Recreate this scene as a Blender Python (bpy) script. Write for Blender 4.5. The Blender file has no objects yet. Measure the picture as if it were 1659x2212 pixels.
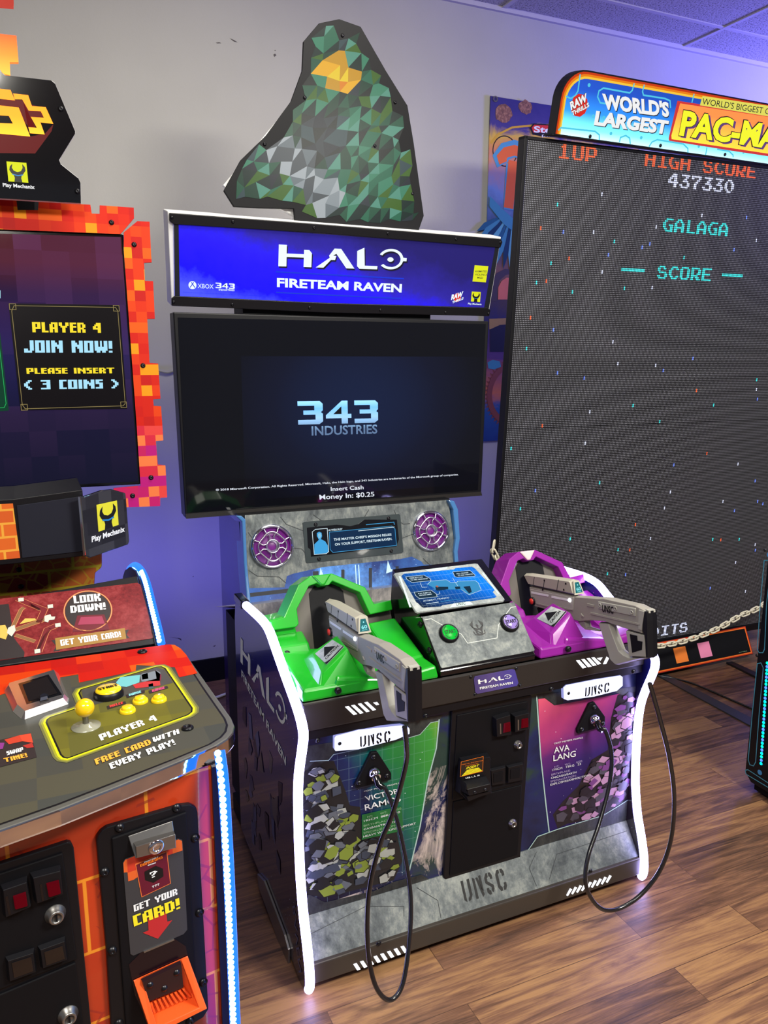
import bpy, bmesh, math, random
from mathutils import Vector, Matrix
from mathutils.geometry import tessellate_polygon
SC = bpy.context.scene
COL = SC.collection
PI = math.pi
R = math.radians

# ------------------------------------------------------------------ camera
IW, IH, FPX = 1659.0, 2212.0, 1700.0
CAMP = Vector((0, 0, 1.62))
_p, _r, _y = R(11.4), R(-0.25), R(24.3)
_f = Vector((math.sin(_y)*math.cos(_p), math.cos(_y)*math.cos(_p), -math.sin(_p)))
_rt = Vector((math.cos(_y), -math.sin(_y), 0))
_dn = _f.cross(_rt)
_c, _s = math.cos(_r), math.sin(_r)
RT = _rt*_c + _dn*_s
DN = _dn*_c - _rt*_s
cam = bpy.data.cameras.new('camera'); co = bpy.data.objects.new('camera', cam); COL.objects.link(co)
cam.sensor_fit = 'VERTICAL'; cam.sensor_height = 24.0; cam.lens = 24.0*FPX/IH
cam.clip_start = 0.02; cam.clip_end = 60
m3 = Matrix((RT, -DN, -_f)).transposed()
co.matrix_world = Matrix.Translation(CAMP) @ m3.to_4x4()
SC.camera = co

# ------------------------------------------------------------------ world, lights, exposure
w = bpy.data.worlds.new('world'); SC.world = w; w.use_nodes = True
w.node_tree.nodes['Background'].inputs[0].default_value = (0.66, 0.68, 0.80, 1)
w.node_tree.nodes['Background'].inputs[1].default_value = 0.22
SC.view_settings.view_transform = 'Standard'; SC.view_settings.look = 'None'
SC.view_settings.gamma = 1.0; SC.view_settings.use_curve_mapping = False
SC.view_settings.exposure = 0.0

def area(name, loc, target, size, power, color, sy=None, spread=180):
    l = bpy.data.lights.new(name, 'AREA'); l.energy = power; l.color = color
    l.shape = 'RECTANGLE'; l.size = size; l.size_y = sy or size; l.spread = R(spread)
    o = bpy.data.objects.new(name, l); COL.objects.link(o)
    o.location = loc; d = Vector(target)-Vector(loc); o.rotation_euler = d.to_track_quat('-Z', 'Y').to_euler()
    return o
area('room_light', (-0.6, -0.4, 3.25), (-0.6, 0.2, 0), 1.2, 84, (1.0, 0.96, 0.86), 0.6)
area('room_light', (2.2, -0.6, 3.25), (2.2, 0.0, 0), 1.2, 205, (1.0, 0.96, 0.86), 0.6)
area('room_light', (1.0, 1.9, 3.28), (1.0, 2.6, 0), 1.2, 44, (1.0, 0.96, 0.86), 0.5)
area('blue_wash', (6.0, 2.5, 2.5), (5.4, 3.8, 3.0), 0.8, 260, (0.16, 0.15, 1.0), 0.8, 130)
area('blue_wash', (-0.55, 3.1, 0.75), (0.5, 3.82, 0.75), 0.9, 12, (0.12, 0.14, 1.0), 0.6)
area('blue_wash', (1.15, 3.35, 0.55), (1.15, 3.82, 0.75), 2.2, 7, (0.20, 0.18, 1.0), 0.3)

FZ = -0.03          # floor level
WY = 3.82           # back wall

# ------------------------------------------------------------------ geometry helpers
def ray(x, y):
    return RT*((x-IW/2)/FPX) + DN*((y-IH/2)/FPX) + _f
def atX(x, y, X): d = ray(x, y); return CAMP + d*((X-CAMP.x)/d.x)
def atY(x, y, Y): d = ray(x, y); return CAMP + d*((Y-CAMP.y)/d.y)
def atZ(x, y, Z): d = ray(x, y); return CAMP + d*((Z-CAMP.z)/d.z)
def ZM(x0, y0, s):
    return lambda *p: [(x0+a*s, y0+b*s) for a, b in p]

class Face:
    """a real plane: origin O, in-plane axes u (across) and v (up), normal n towards the viewer"""
    def __init__(self, O, u, v):
        self.O = Vector(O); self.u = Vector(u).normalized(); v = Vector(v)
        self.n = self.u.cross(v).normalized(); self.v = self.n.cross(self.u)
    def px(self, x, y):
        d = ray(x, y); t = (self.O-CAMP).dot(self.n)/d.dot(self.n)
        q = CAMP + d*t - self.O
        return (q.dot(self.u), q.dot(self.v))
    def P(self, u, v, h=0): return self.O + self.u*u + self.v*v + self.n*h
    def q(self, pts): return [self.px(*p) for p in pts]
def FX(y0, z0, y1, z1, yaw=0, x0=0.0):
    c, s = math.cos(R(yaw)), math.sin(R(yaw))
    u = Vector((c, s, 0)); nb = Vector((-s, c, 0))
    v = nb*(y1-y0) + Vector((0, 0, z1-z0))
    return Face((x0, y0, z0), u, v)
def FSIDE(X): return Face((X, 0, 0), (0, -1, 0), (0, 0, 1))     # faces -X; u runs towards the viewer

WORLDM = {}
def mat_of(o):
    return WORLDM.get(o.name, Matrix.Identity(4)) if o else Matrix.Identity(4)

class MB:
    def __init__(self): self.v = []; self.f = []; self.m = []; self.s = []; self.mats = []
    def mi(self, m):
        if m not in self.mats: self.mats.append(m)
        return self.mats.index(m)
    def add(self, vs, fs, mat, smooth=False):
        b = len(self.v); k = self.mi(mat)
        self.v += [Vector(p) for p in vs]
        for f in fs: self.f.append([b+i for i in f]); self.m.append(k); self.s.append(smooth)
    def flat(self, F, pts, mat, h=0.0008):
        vs = [F.P(a, b, h) for a, b in pts]
        if len(pts) <= 4: self.add(vs, [list(range(len(pts)))], mat)
        else:
            tr = tessellate_polygon([[Vector((a, b, 0)) for a, b in pts]])
            self.add(vs, [list(t) for t in tr], mat)
    def prism(self, F, pts, mat, h0, h1, side=None, inset=0.0):
        n = len(pts); cx = sum(p[0] for p in pts)/n; cy = sum(p[1] for p in pts)/n
        top = pts
        if inset:
            ar = sum(pts[i][0]*pts[(i+1) % n][1]-pts[(i+1) % n][0]*pts[i][1] for i in range(n))
            sg = 1 if ar > 0 else -1; top = []
            for i in range(n):
                a, b, c = Vector(pts[i-1]), Vector(pts[i]), Vector(pts[(i+1) % n])
                e1 = (b-a).normalized() if (b-a).length > 1e-7 else Vector((1, 0)); e2 = (c-b).normalized() if (c-b).length > 1e-7 else e1
                n1 = Vector((-e1.y, e1.x))*sg; n2 = Vector((-e2.y, e2.x))*sg
                m = n1+n2; k = m.length_squared
                m = m*(2/k) if k > 0.3 else n1
                if m.length > 2.0: m = m.normalized()*2.0
                top.append((b.x+m.x*inset, b.y+m.y*inset))
        lo = [F.P(a, b, h0) for a, b in pts]; hi = [F.P(a, b, h1) for a, b in top]
        tr = [list(t) for t in tessellate_polygon([[Vector((a, b, 0)) for a, b in pts]])]
        ar = sum(pts[i][0]*pts[(i+1) % n][1]-pts[(i+1) % n][0]*pts[i][1] for i in range(n))
        def orient(t, up):
            a, b, c = [pts[i] for i in t]
            k = (b[0]-a[0])*(c[1]-a[1])-(b[1]-a[1])*(c[0]-a[0])
            return t if (k > 0) == up else t[::-1]
        if n <= 4: self.add(hi, [list(range(n)) if ar > 0 else list(range(n))[::-1]], mat)
        else: self.add(hi, [orient(t, h1 > h0) for t in tr], mat)
        self.add(lo, [orient(t, h1 <= h0) for t in tr], side or mat)
        q = []
        for i in range(n):
            j = (i+1) % n; q.append([i, j, n+j, n+i] if ar > 0 else [j, i, n+i, n+j])
        self.add(lo+hi, q, side or mat)
    def box(self, a, b, mat):
        x0, y0, z0 = a; x1, y1, z1 = b
        v = [(x, y, z) for z in (z0, z1) for y in (y0, y1) for x in (x0, x1)]
        self.add(v, [(0, 2, 3, 1), (4, 5, 7, 6), (0, 1, 5, 4), (2, 6, 7, 3), (0, 4, 6, 2), (1, 3, 7, 5)], mat)
    def hexa(self, v, mat):       # 8 corners: bottom ring 0-3, top ring 4-7
        self.add(v, [(3, 2, 1, 0), (4, 5, 6, 7), (0, 1, 5, 4), (1, 2, 6, 5), (2, 3, 7, 6), (3, 0, 4, 7)], mat)
    def lathe(self, c, ax, prof, mat, n=28, smooth=True, caps=True):
        """prof: list of (radius, height along ax)"""
        ax = Vector(ax).normalized(); c = Vector(c)
        t = ax.orthogonal().normalized(); b = ax.cross(t); vs = []
        for r, h in prof:
            for i in range(n):
                a = 2*PI*i/n; vs.append(c+ax*h+(t*math.cos(a)+b*math.sin(a))*r)
        fs = []
        for k in range(len(prof)-1):
            for i in range(n):
                j = (i+1) % n; fs.append((k*n+i, k*n+j, (k+1)*n+j, (k+1)*n+i))
        self.add(vs, fs, mat, smooth)
        if not caps: return
        if prof[0][0] > 1e-5: self.add(vs[:n], [list(range(n))[::-1]], mat)
        if prof[-1][0] > 1e-5: self.add(vs[-n:], [list(range(n))], mat)
    def disc(self, F, c, r, mat, h=0.0008, n=32, ry=None, a0=0):
        self.flat(F, [(c[0]+r*math.cos(a0+2*PI*i/n), c[1]+(ry or r)*math.sin(a0+2*PI*i/n)) for i in range(n)], mat, h)
    def ring(self, F, c, r0, r1, mat, h=0.0008, a0=0, a1=360, n=40, k=1.0):
        vs = []; 
        for i in range(n+1):
            a = R(a0+(a1-a0)*i/n)
            for r in (r0, r1): vs.append(F.P(c[0]+r*math.cos(a), c[1]+r*k*math.sin(a), h))
        self.add(vs, [(2*i, 2*i+1, 2*i+3, 2*i+2) for i in range(n)], mat)
    def stroke(self, F, pts, wd, mat, h=0.0009, closed=False):
        P = [Vector(p) for p in pts]; n = len(P); L = []; Rr = []
        for i in range(n):
            if closed: a, c = P[i-1], P[(i+1) % n]
            else: a, c = P[max(i-1, 0)], P[min(i+1, n-1)]
            b = P[i]
            e1 = (b-a); e2 = (c-b)
            e1 = e1.normalized() if e1.length > 1e-9 else e2.normalized()
            e2 = e2.normalized() if e2.length > 1e-9 else e1
            n1 = Vector((-e1.y, e1.x)); n2 = Vector((-e2.y, e2.x)); m = n1+n2
            k = m.length_squared; m = m*(2/k) if k > 0.5 else n1
            L.append(b+m*wd/2); Rr.append(b-m*wd/2)
        vs = [F.P(p.x, p.y, h) for p in L+Rr]
        fs = [(i, i+1, n+i+1, n+i) for i in range(n-1)]
        if closed: fs.append((n-1, 0, n, 2*n-1))
        self.add(vs, fs, mat)
    def tube(self, pts, r, mat, n=10, closed=False, caps=True):
        P = [Vector(p) for p in pts]; m = len(P); rings = []
        up = None
        for i in range(m):
            a = P[i-1] if (i or closed) else P[i]; b = P[(i+1) % m] if (i < m-1 or closed) else P[i]
            t = (b-a).normalized()
            if up is None: up = t.orthogonal().normalized()
            up = (up - t*up.dot(t)).normalized(); s = t.cross(up)
            rr = r[i] if isinstance(r, (list, tuple)) else r
            rings += [P[i]+(up*math.cos(2*PI*k/n)+s*math.sin(2*PI*k/n))*rr for k in range(n)]
        fs = []
        for i in range(m if closed else m-1):
            i2 = (i+1) % m
            for k in range(n):
                k2 = (k+1) % n; fs.append((i*n+k, i*n+k2, i2*n+k2, i2*n+k))
        self.add(rings, fs, mat, True)
        if caps and not closed:
            self.add(rings[:n], [list(range(n))[::-1]], mat); self.add(rings[-n:], [list(range(n))], mat)
    def tris(self, F, T, tri, A, B, mat, h): pass
    def text(self, F, s, BL, BR, TL, mat, h=0.0011, font='b', bold=0.0, uv=False):
        """s written on F between BL and BR (baseline ends) with cap height up to TL; picture-frame points lie on F"""
        if not uv: BL, BR, TL = F.px(*BL), F.px(*BR), F.px(*TL)
        o = Vector(BL); ux = Vector(BR)-o; uy = Vector(TL)-o
        vs, fs = glyphs(s, font, bold)
        self.add([F.P(*(o+ux*x+uy*y), h) for x, y in vs], fs, mat)
    def build(self, name, parent=None, label=None, bevel=0, smooth_angle=None, seg=2, kind=None):
        M = mat_of(parent).inverted()
        me = bpy.data.meshes.new(name)
        me.from_pydata([M @ p for p in self.v], [], self.f)
        for m in self.mats: me.materials.append(m)
        me.polygons.foreach_set('material_index', self.m)
        me.polygons.foreach_set('use_smooth', self.s)
        me.update()
        o = bpy.data.objects.new(name, me); COL.objects.link(o)
        if parent: o.parent = parent; WORLDM[o.name] = mat_of(parent).copy()
        if label: o['label'] = label
        if kind: o['kind'] = kind
        if bevel:
            bm = bmesh.new(); bm.from_mesh(me); bmesh.ops.remove_doubles(bm, verts=bm.verts, dist=1e-5)
            bmesh.ops.recalc_face_normals(bm, faces=bm.faces); bm.to_mesh(me); bm.free()
            b = o.modifiers.new('bevel', 'BEVEL'); b.width = bevel; b.segments = seg; b.limit_method = 'ANGLE'; b.angle_limit = R(25)
            b.harden_normals = False
        return o

_gc = {}
def glyphs(s, font, bold):
    key = (s, font, bold)
    if key in _gc: return _gc[key]
    if font == 'b':
        cu = bpy.data.curves.new('t', 'FONT'); cu.body = s; cu.offset = bold; cu.resolution_u = 3; cu.fill_mode = 'FRONT'
        ob = bpy.data.objects.new('t', cu); COL.objects.link(ob)
        bpy.context.view_layer.update(); dg = bpy.context.evaluated_depsgraph_get()
        me = bpy.data.meshes.new_from_object(ob.evaluated_get(dg))
        vs = [(v.co.x, v.co.y) for v in me.vertices]; fs = [list(p.vertices) for p in me.polygons]
        bpy.data.objects.remove(ob); bpy.data.curves.remove(cu); bpy.data.meshes.remove(me)
        xs = [v[0] for v in vs]; x0, x1 = min(xs), max(xs); H = 0.729
        vs = [((x-x0)/(x1-x0), y/H) for x, y in vs]
    else:
        FT = {'c': CHUNK, 'l': LEDF}[font]; gh = len(next(iter(FT.values())))
        x = 0; vs = []; fs = []
        for ch in s:
            if ch == ' ': x += (8 if font == 'l' else 4); continue
            g = FT[ch]; wd = len(g[0])
            for r, row in enumerate(g):
                c = 0
                while c < wd:
                    if row[c] == '1':
                        e = c
                        while e < wd and row[e] == '1': e += 1
                        b = len(vs); y1 = gh-r; vs += [(x+c, y1-1), (x+e, y1-1), (x+e, y1), (x+c, y1)]; fs.append([b, b+1, b+2, b+3]); c = e
                    else: c += 1
            x += wd+(0.7 if font == 'c' else 1)
        wdt = max(v[0] for v in vs)
        vs = [(a/wdt, b/gh) for a, b in vs]
    _gc[key] = (vs, fs); return _gc[key]

def G(*rows): return rows
CHUNK = {
 'A': G('01111','11011','11011','11111','11011','11011'), 'B': G('11110','11011','11110','11011','11011','11110'),
 'C': G('1111','1100','1100','1100','1100','1111'), 'D': G('11110','11011','11011','11011','11011','11110'),
 'E': G('1111','1100','1111','1100','1100','1111'), 'F': G('1111','1100','1111','1100','1100','1100'),
 'G': G('11111','11000','11011','11011','11011','11111'), 'H': G('11011','11011','11111','11011','11011','11011'),
 'I': G('11','11','11','11','11','11'), 'J': G('00011','00011','00011','00011','11011','11110'),
 'K': G('11011','11011','11110','11110','11011','11011'), 'L': G('1100','1100','1100','1100','1100','1111'),
 'M': G('1101011','1111111','1111111','1101011','1101011','1101011'), 'N': G('110011','111011','111111','110111','110011','110011'),
 'O': G('11111','11011','11011','11011','11011','11111'), 'P': G('11111','11011','11011','11111','11000','11000'),
 'R': G('11110','11011','11011','11110','11011','11011'), 'S': G('1111','1100','1111','0011','0011','1111'),
 'T': G('111111','001100','001100','001100','001100','001100'), 'U': G('11011','11011','11011','11011','11011','11111'),
 'V': G('11011','11011','11011','11011','01110','00100'), 'W': G('1101011','1101011','1101011','1111111','1111111','0110110'),
 'Y': G('110011','110011','011110','001100','001100','001100'), '!': G('11','11','11','11','00','11'),
 '4': G('00111','01111','11011','11111','00011','00011'), '3': G('11111','00011','01111','00011','00011','11111'),
 '<': G('0011','0110','1100','1100','0110','0011'), '>': G('1100','0110','0011','0011','0110','1100'),
 '?': G('11110','10011','00110','01100','00000','01100'), '&': G('01100','11010','01100','11011','11010','01101'),
 'Z': G('1111','0011','0110','1100','1100','1111'), 'X': G('11011','11011','01110','01110','11011','11011'),
}
LEDF = {
 '1': G('0011000','0111000','0011000','0011000','0011000','0011000','1111110'),
 'U': G('1100011','1100011','1100011','1100011','1100011','1100011','0111110'),
 'P': G('1111110','1100011','1100011','1100011','1111110','1100000','1100000'),
 'H': G('1100011','1100011','1100011','1111111','1100011','1100011','1100011'),
 'I': G('0111111','0001100','0001100','0001100','0001100','0001100','0111111'),
 'G': G('0011111','0110000','1100000','1100111','1100011','0110011','0011111'),
 'S': G('0111100','1100110','1100000','0111110','0000011','1100011','0111110'),
 'C': G('0011110','0110011','1100000','1100000','1100000','0110011','0011110'),
 'O': G('0111110','1100011','1100011','1100011','1100011','1100011','0111110'),
 'R': G('1111110','1100011','1100011','1100111','1111100','1101110','1100111'),
 'E': G('1111111','1100000','1100000','1111110','1100000','1100000','1111111'),
 'A': G('0011100','0110110','1100011','1100011','1111111','1100011','1100011'),
 'L': G('0110000','0110000','0110000','0110000','0110000','0110000','0111111'),
 'T': G('0111111','0001100','0001100','0001100','0001100','0001100','0001100'),
 'D': G('1111100','1100110','1100011','1100011','1100011','1100110','1111100'),
 '4': G('0001110','0011110','0110110','1100110','1111111','0000110','0000110'),
 '3': G('0111111','0000110','0001100','0011110','0000011','1100011','0111110'),
 '7': G('1111111','1100011','0000110','0001100','0011000','0011000','0011000'),
 '0': G('0011100','0100110','1100011','1100011','1100011','0110010','0011100'),
 '-': G('0000000','0000000','0000000','1111111','0000000','0000000','0000000'),
}

# ------------------------------------------------------------------ objects
def tag(o, label=None, cat=None, group=None, kind=None):
    if label: o['label'] = label
    if cat: o['category'] = cat
    if group: o['group'] = group
    if kind: o['kind'] = kind
    return o
def thing(name, label, cat, loc, M=None, group=None):
    o = bpy.data.objects.new(name, None); COL.objects.link(o); o.empty_display_size = 0.05
    mw = M or Matrix.Translation(Vector(loc)); o.matrix_world = mw; WORLDM[o.name] = mw.copy()
    return tag(o, label, cat, group)
def dup(o, parent, M):            # copy a mesh part with M applied in world space
    c = o.copy(); COL.objects.link(c); c.parent = parent
    base = mat_of(parent); W = M @ mat_of(o) @ o.matrix_basis
    c.matrix_basis = base.inverted() @ W
    WORLDM[c.name] = base @ c.matrix_basis
    for ch in [k for k in bpy.data.objects if k.parent == o]:
        d = ch.copy(); COL.objects.link(d); d.parent = c
        WORLDM[d.name] = WORLDM[c.name].copy()
    return c

# ------------------------------------------------------------------ materials
def S(r, g, b):                  # display value 0..255 -> linear
    f = lambda c: (c/255/12.92) if c/255 <= 0.04045 else ((c/255+0.055)/1.055)**2.4
    return (f(r), f(g), f(b), 1)
class NT:
    def __init__(self, name):
        self.m = bpy.data.materials.new(name); self.m.use_nodes = True; self.t = self.m.node_tree
        self.b = self.t.nodes['Principled BSDF']
    def n(self, typ, **kw):
        x = self.t.nodes.new(typ)
        for k, v in kw.items(): setattr(x, k, v)
        return x
    def l(self, a, b): self.t.links.new(a, b)
    def setin(self, nd, k, v):
        if hasattr(v, 'links') or v.__class__.__name__.startswith('NodeSocket'): self.l(v, nd.inputs[k])
        else: nd.inputs[k].default_value = v
    def tc(self, scale=(1, 1, 1), loc=(0, 0, 0), rot=(0, 0, 0)):
        t = self.n('ShaderNodeTexCoord'); mp = self.n('ShaderNodeMapping'); self.l(t.outputs['Object'], mp.inputs[0])
        mp.inputs['Scale'].default_value = scale; mp.inputs['Location'].default_value = loc; mp.inputs['Rotation'].default_value = rot
        return mp.outputs[0]
    def noise(self, vec, scale, detail=4, rough=0.6, dist=0):
        x = self.n('ShaderNodeTexNoise'); self.l(vec, x.inputs['Vector']); x.inputs['Scale'].default_value = scale
        x.inputs['Detail'].default_value = detail; x.inputs['Roughness'].default_value = rough; x.inputs['Distortion'].default_value = dist
        return x.outputs['Fac']
    def ramp(self, fac, stops, interp='LINEAR'):
        x = self.n('ShaderNodeValToRGB'); self.l(fac, x.inputs[0]); e = x.color_ramp.elements; x.color_ramp.interpolation = interp
        while len(e) < len(stops): e.new(0.5)
        for i, (p, c) in enumerate(stops): e[i].position = p; e[i].color = c
        return x.outputs[0]
    def math(self, op, a, b=0.0, c=None):
        x = self.n('ShaderNodeMath', operation=op); self.setin(x, 0, a); self.setin(x, 1, b)
        if c is not None: self.setin(x, 2, c)
        return x.outputs[0]
    def vmath(self, op, a, b):
        x = self.n('ShaderNodeVectorMath', operation=op); self.setin(x, 0, a); self.setin(x, 1, b); return x.outputs[0]
    def mix(self, fac, a, b, mode='MIX'):
        x = self.n('ShaderNodeMix', data_type='RGBA', blend_type=mode)
        self.setin(x, 0, fac); self.setin(x, 6, a); self.setin(x, 7, b); return x.outputs[2]
    def sep(self, vec):
        x = self.n('ShaderNodeSeparateXYZ'); self.l(vec, x.inputs[0]); return x.outputs
    def out(self, col=None, rough=None, metal=None, em=None, es=None, bump=None, bs=0.1, bd=0.01):
        b = self.b
        if col is not None: self.setin(b, 'Base Color', col)
        if rough is not None: self.setin(b, 'Roughness', rough)
        if metal is not None: self.setin(b, 'Metallic', metal)
        if em is not None: self.setin(b, 'Emission Color', em); self.setin(b, 'Emission Strength', es if es is not None else 1.0)
        if bump is not None:
            x = self.n('ShaderNodeBump'); self.l(bump, x.inputs['Height']); x.inputs['Strength'].default_value = bs; x.inputs['Distance'].default_value = bd
            self.l(x.outputs[0], b.inputs['Normal'])
        return self.m
def plain(name, c, rough=0.5, metal=0.0, em=0, coat=0, speck=0.06, spec=0.5):
    t = NT(name); t.b.inputs['Specular IOR Level'].default_value = spec
    v = t.noise(t.tc(), 60, 3)
    col = t.mix(t.math('MULTIPLY', v, speck*2), c, (c[0]*0.6, c[1]*0.6, c[2]*0.6, 1))
    t.out(col if not em else c, rough, metal)
    if em: t.out(em=c, es=em)
    if coat: t.b.inputs['Coat Weight'].default_value = coat; t.b.inputs['Coat Roughness'].default_value = 0.05
    return t.m
def glow(name, c, st): 
    t = NT(name); t.b.inputs['Specular IOR Level'].default_value = 0.12; t.out((0, 0, 0, 1) if st < 4 else c, 0.3, 0, c, st); return t.m
def grunge(name, a, b, c, sc=9, rough=0.45, metal=0.35):
    t = NT(name); v = t.tc()
    n1 = t.noise(v, sc, 8, 0.7, 0.6); n2 = t.noise(t.tc((1, 1, .28)), sc*7, 6, 0.75)
    f = t.math('ADD', t.math('MULTIPLY', n1, 0.6), t.math('MULTIPLY', n2, 0.4))
    col = t.ramp(f, [(0.36, a), (0.5, b), (0.64, c)])
    return t.out(col, rough, metal, bump=n2, bs=0.05)
def cells(name, cols, k, rough=0.5, em=0, seed=0, coat=0.0, flat='xz'):
    """flat square colour blocks k metres wide, in object space"""
    t = NT(name); v = t.tc((1/k, 0 if flat == 'xz' else 1/k, 0 if flat == 'xy' else 1/k), (seed+0.31, seed*1.7+0.11, seed*0.6+0.07))
    w_ = t.n('ShaderNodeTexWhiteNoise', noise_dimensions='3D'); fl = t.n('ShaderNodeVectorMath', operation='FLOOR'); t.l(v, fl.inputs[0]); t.l(fl.outputs[0], w_.inputs[0])
    n = len(cols); c = t.ramp(w_.outputs[0], [(i/n, S(*cc)) for i, cc in enumerate(cols)], 'CONSTANT')
    t.out(c, rough); t.b.inputs['Specular IOR Level'].default_value = 0.15
    if em: t.out(em=c, es=em)
    t.b.inputs['Coat Weight'].default_value = coat
    return t.m
def grad(name, axis, lo, hi, stops, em=0, rough=0.3, stars=0, warp=0, grid=None):
    """printed colour gradient along an axis (vector) of object space, optional printed stars and grid"""
    t = NT(name); v = t.tc(); d = t.n('ShaderNodeVectorMath', operation='DOT_PRODUCT'); t.l(v, d.inputs[0]); d.inputs[1].default_value = axis
    f = t.math('DIVIDE', t.math('SUBTRACT', d.outputs['Value'], lo), hi-lo)
    if warp: f = t.math('ADD', f, t.math('MULTIPLY', t.math('SUBTRACT', t.noise(v, 6, 6, 0.7), 0.5), warp))
    c = t.ramp(f, [(p, S(*x)) for p, x in stops])
    if grid:
        s = t.sep(v); mx = None
        for ax in (0, 2):
            g = t.math('LESS_THAN', t.math('FRACT', t.math('DIVIDE', s[ax], grid)), 0.06); mx = g if mx is None else t.math('MAXIMUM', mx, g)
        c = t.mix(t.math('MULTIPLY', mx, 0.07), c, (0.6, 0.9, 1, 1))
    if stars:
        vo = t.n('ShaderNodeTexVoronoi'); t.l(v, vo.inputs['Vector']); vo.inputs['Scale'].default_value = stars
        st = t.math('LESS_THAN', vo.outputs['Distance'], 0.065); c = t.mix(t.math('MULTIPLY', st, 0.8), c, (0.8, 0.9, 1, 1))
    t.out(c, rough)
    if em: t.out((0.01, 0.01, 0.01, 1), rough, 0, c, em); t.b.inputs['Specular IOR Level'].default_value = 0.15
    return t.m

BLK = plain('black_plastic', S(14, 14, 19), 0.42, spec=.3)
BLKM = plain('black_matte', S(8, 8, 13), 0.6, spec=.22)
BLKG = plain('black_gloss', S(10, 10, 14), 0.12, coat=0.5)
BRONZE = plain('dark_bronze_paint', S(54, 51, 50), 0.35, 0.4)
CHROME = plain('chrome', S(225, 225, 235), 0.06, 1.0)
CHRS = plain('soft_chrome', S(205, 200, 215), 0.24, 0.95)
STEEL = plain('brushed_steel', S(150, 148, 146), 0.3, 0.9)
WHT = plain('white_paint', S(225, 225, 225), 0.5)
WHTP = plain('white_print', S(235, 238, 240), 0.5)
GREYM = grunge('worn_grey_metal', S(56, 62, 66), S(98, 104, 105), S(144, 148, 142))
GREYD = grunge('worn_dark_metal', S(36, 39, 43), S(58, 62, 64), S(86, 88, 86))
GREYL = grunge('worn_light_metal', S(110, 118, 120), S(160, 168, 168), S(200, 205, 200))
LINE = plain('seam_line', S(38, 42, 46), 0.6)
TUBE = glow('white_led_tube', (0.46, 0.42, 1.0, 1), 15.0)
LED = glow('white_led', (0.9, 0.92, 1.0, 1), 3.0)
BTUBE = glow('blue_led_tube', (0.01, 0.10, 1.0, 1), 3.0)
BDOT = glow('blue_led_dot', (0.30, 0.80, 1.0, 1), 5.0)
GRN = plain('green_shell', S(22, 158, 30), 0.28, coat=0.4, speck=0.02)
PUR = plain('magenta_shell', S(132, 26, 138), 0.28, coat=0.4, speck=0.02)
GUNG = plain('gun_grey', S(146, 142, 134), 0.5)
GUNL = plain('gun_light_grey', S(160, 158, 150), 0.45)
YEL = plain('yellow_print', S(240, 225, 40), 0.4)
ORG = plain('orange_print', S(240, 120, 30), 0.4)
REDP = plain('red_print', S(215, 50, 40), 0.4)
SCREW = plain('black_screw', S(34, 34, 38), 0.3, 0.6)

# ================================================================== ROOM
A1 = ZM(0, 0, .25316); A2 = ZM(0, 540, .25316); A3 = ZM(0, 1050, .25316); A4 = ZM(0, 1330, .3255); A5 = ZM(0, 1730, .3255)
A6 = ZM(340, 430, .22905); A7 = ZM(700, 430, .24714); A8 = ZM(370, 780, .44002)
B1 = ZM(460, 20, .30139); B2 = ZM(1030, 120, .37914); B3 = ZM(1030, 760, .37914); B4 = ZM(480, 1080, .34961); B5 = ZM(800, 1180, .40988)
B6 = ZM(480, 1480, .31641); B7 = ZM(900, 1480, .34961); B8 = ZM(1380, 1150, .27114)
C2 = ZM(460, 1050, .29376); C6 = ZM(560, 1240, .24111)
D1 = ZM(640, 1480, .19289); D2 = ZM(1040, 1180, .25316); D3 = ZM(840, 1200, .20494); D4 = ZM(630, 1080, .22303); D5 = ZM(940, 1480, .19884); D6 = ZM(1190, 140, .2827)

t = NT('wall_paint'); v = t.tc(); nn = t.noise(v, 40, 4)
WALLM = t.out(t.ramp(t.noise(v, 1.2, 3), [(0.3, S(174, 172, 162)), (0.7, S(184, 182, 172))]), 0.75, bump=nn, bs=0.08)
t = NT('wood_plank_floor'); v = t.tc()
bk = t.n('ShaderNodeTexBrick'); t.l(v, bk.inputs['Vector']); bk.inputs['Scale'].default_value = 1.0
bk.inputs['Brick Width'].default_value = 0.92; bk.inputs['Row Height'].default_value = 0.125; bk.inputs['Mortar Size'].default_value = 0.0012; bk.offset = 0.37; bk.offset_frequency = 2
bk.inputs['Color1'].default_value = (0, 0, 0, 1); bk.inputs['Color2'].default_value = (1, 1, 1, 1); bk.inputs['Mortar'].default_value = (0.3, 0.3, 0.3, 1); bk.inputs['Bias'].default_value = 0.0
bw = t.n('ShaderNodeRGBToBW'); t.l(bk.outputs['Color'], bw.inputs[0])
v2 = t.tc((1.6, 16, 1)); off = t.n('ShaderNodeCombineXYZ'); t.l(t.math('MULTIPLY', bw.outputs[0], 13.0), off.inputs[2])
v3 = t.vmath('ADD', v2, off.outputs[0]); g1 = t.noise(v3, 1.6, 9, 0.62, 1.4)
v4 = t.vmath('ADD', t.tc((5, 150, 1)), off.outputs[0]); g2 = t.noise(v4, 1.4, 6, 0.7, 0.3)
fac = t.math('ADD', t.math('ADD', t.math('MULTIPLY', g1, 0.62), t.math('MULTIPLY', g2, 0.33)), t.math('MULTIPLY', bw.outputs[0], 0.17))
wc = t.ramp(fac, [(0.36, S(52, 38, 36)), (0.47, S(88, 62, 48)), (0.56, S(116, 82, 62)), (0.68, S(150, 112, 76))])
wc = t.mix(t.math('MULTIPLY', bk.outputs['Fac'], 0.5), wc, S(40, 24, 20))
FLOORM = t.out(wc, t.math('ADD', 0.30, t.math('MULTIPLY', g2, 0.16)), bump=t.math('ADD', g2, t.math('MULTIPLY', bk.outputs['Fac'], -1.0)), bs=0.15, bd=0.004)
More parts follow.
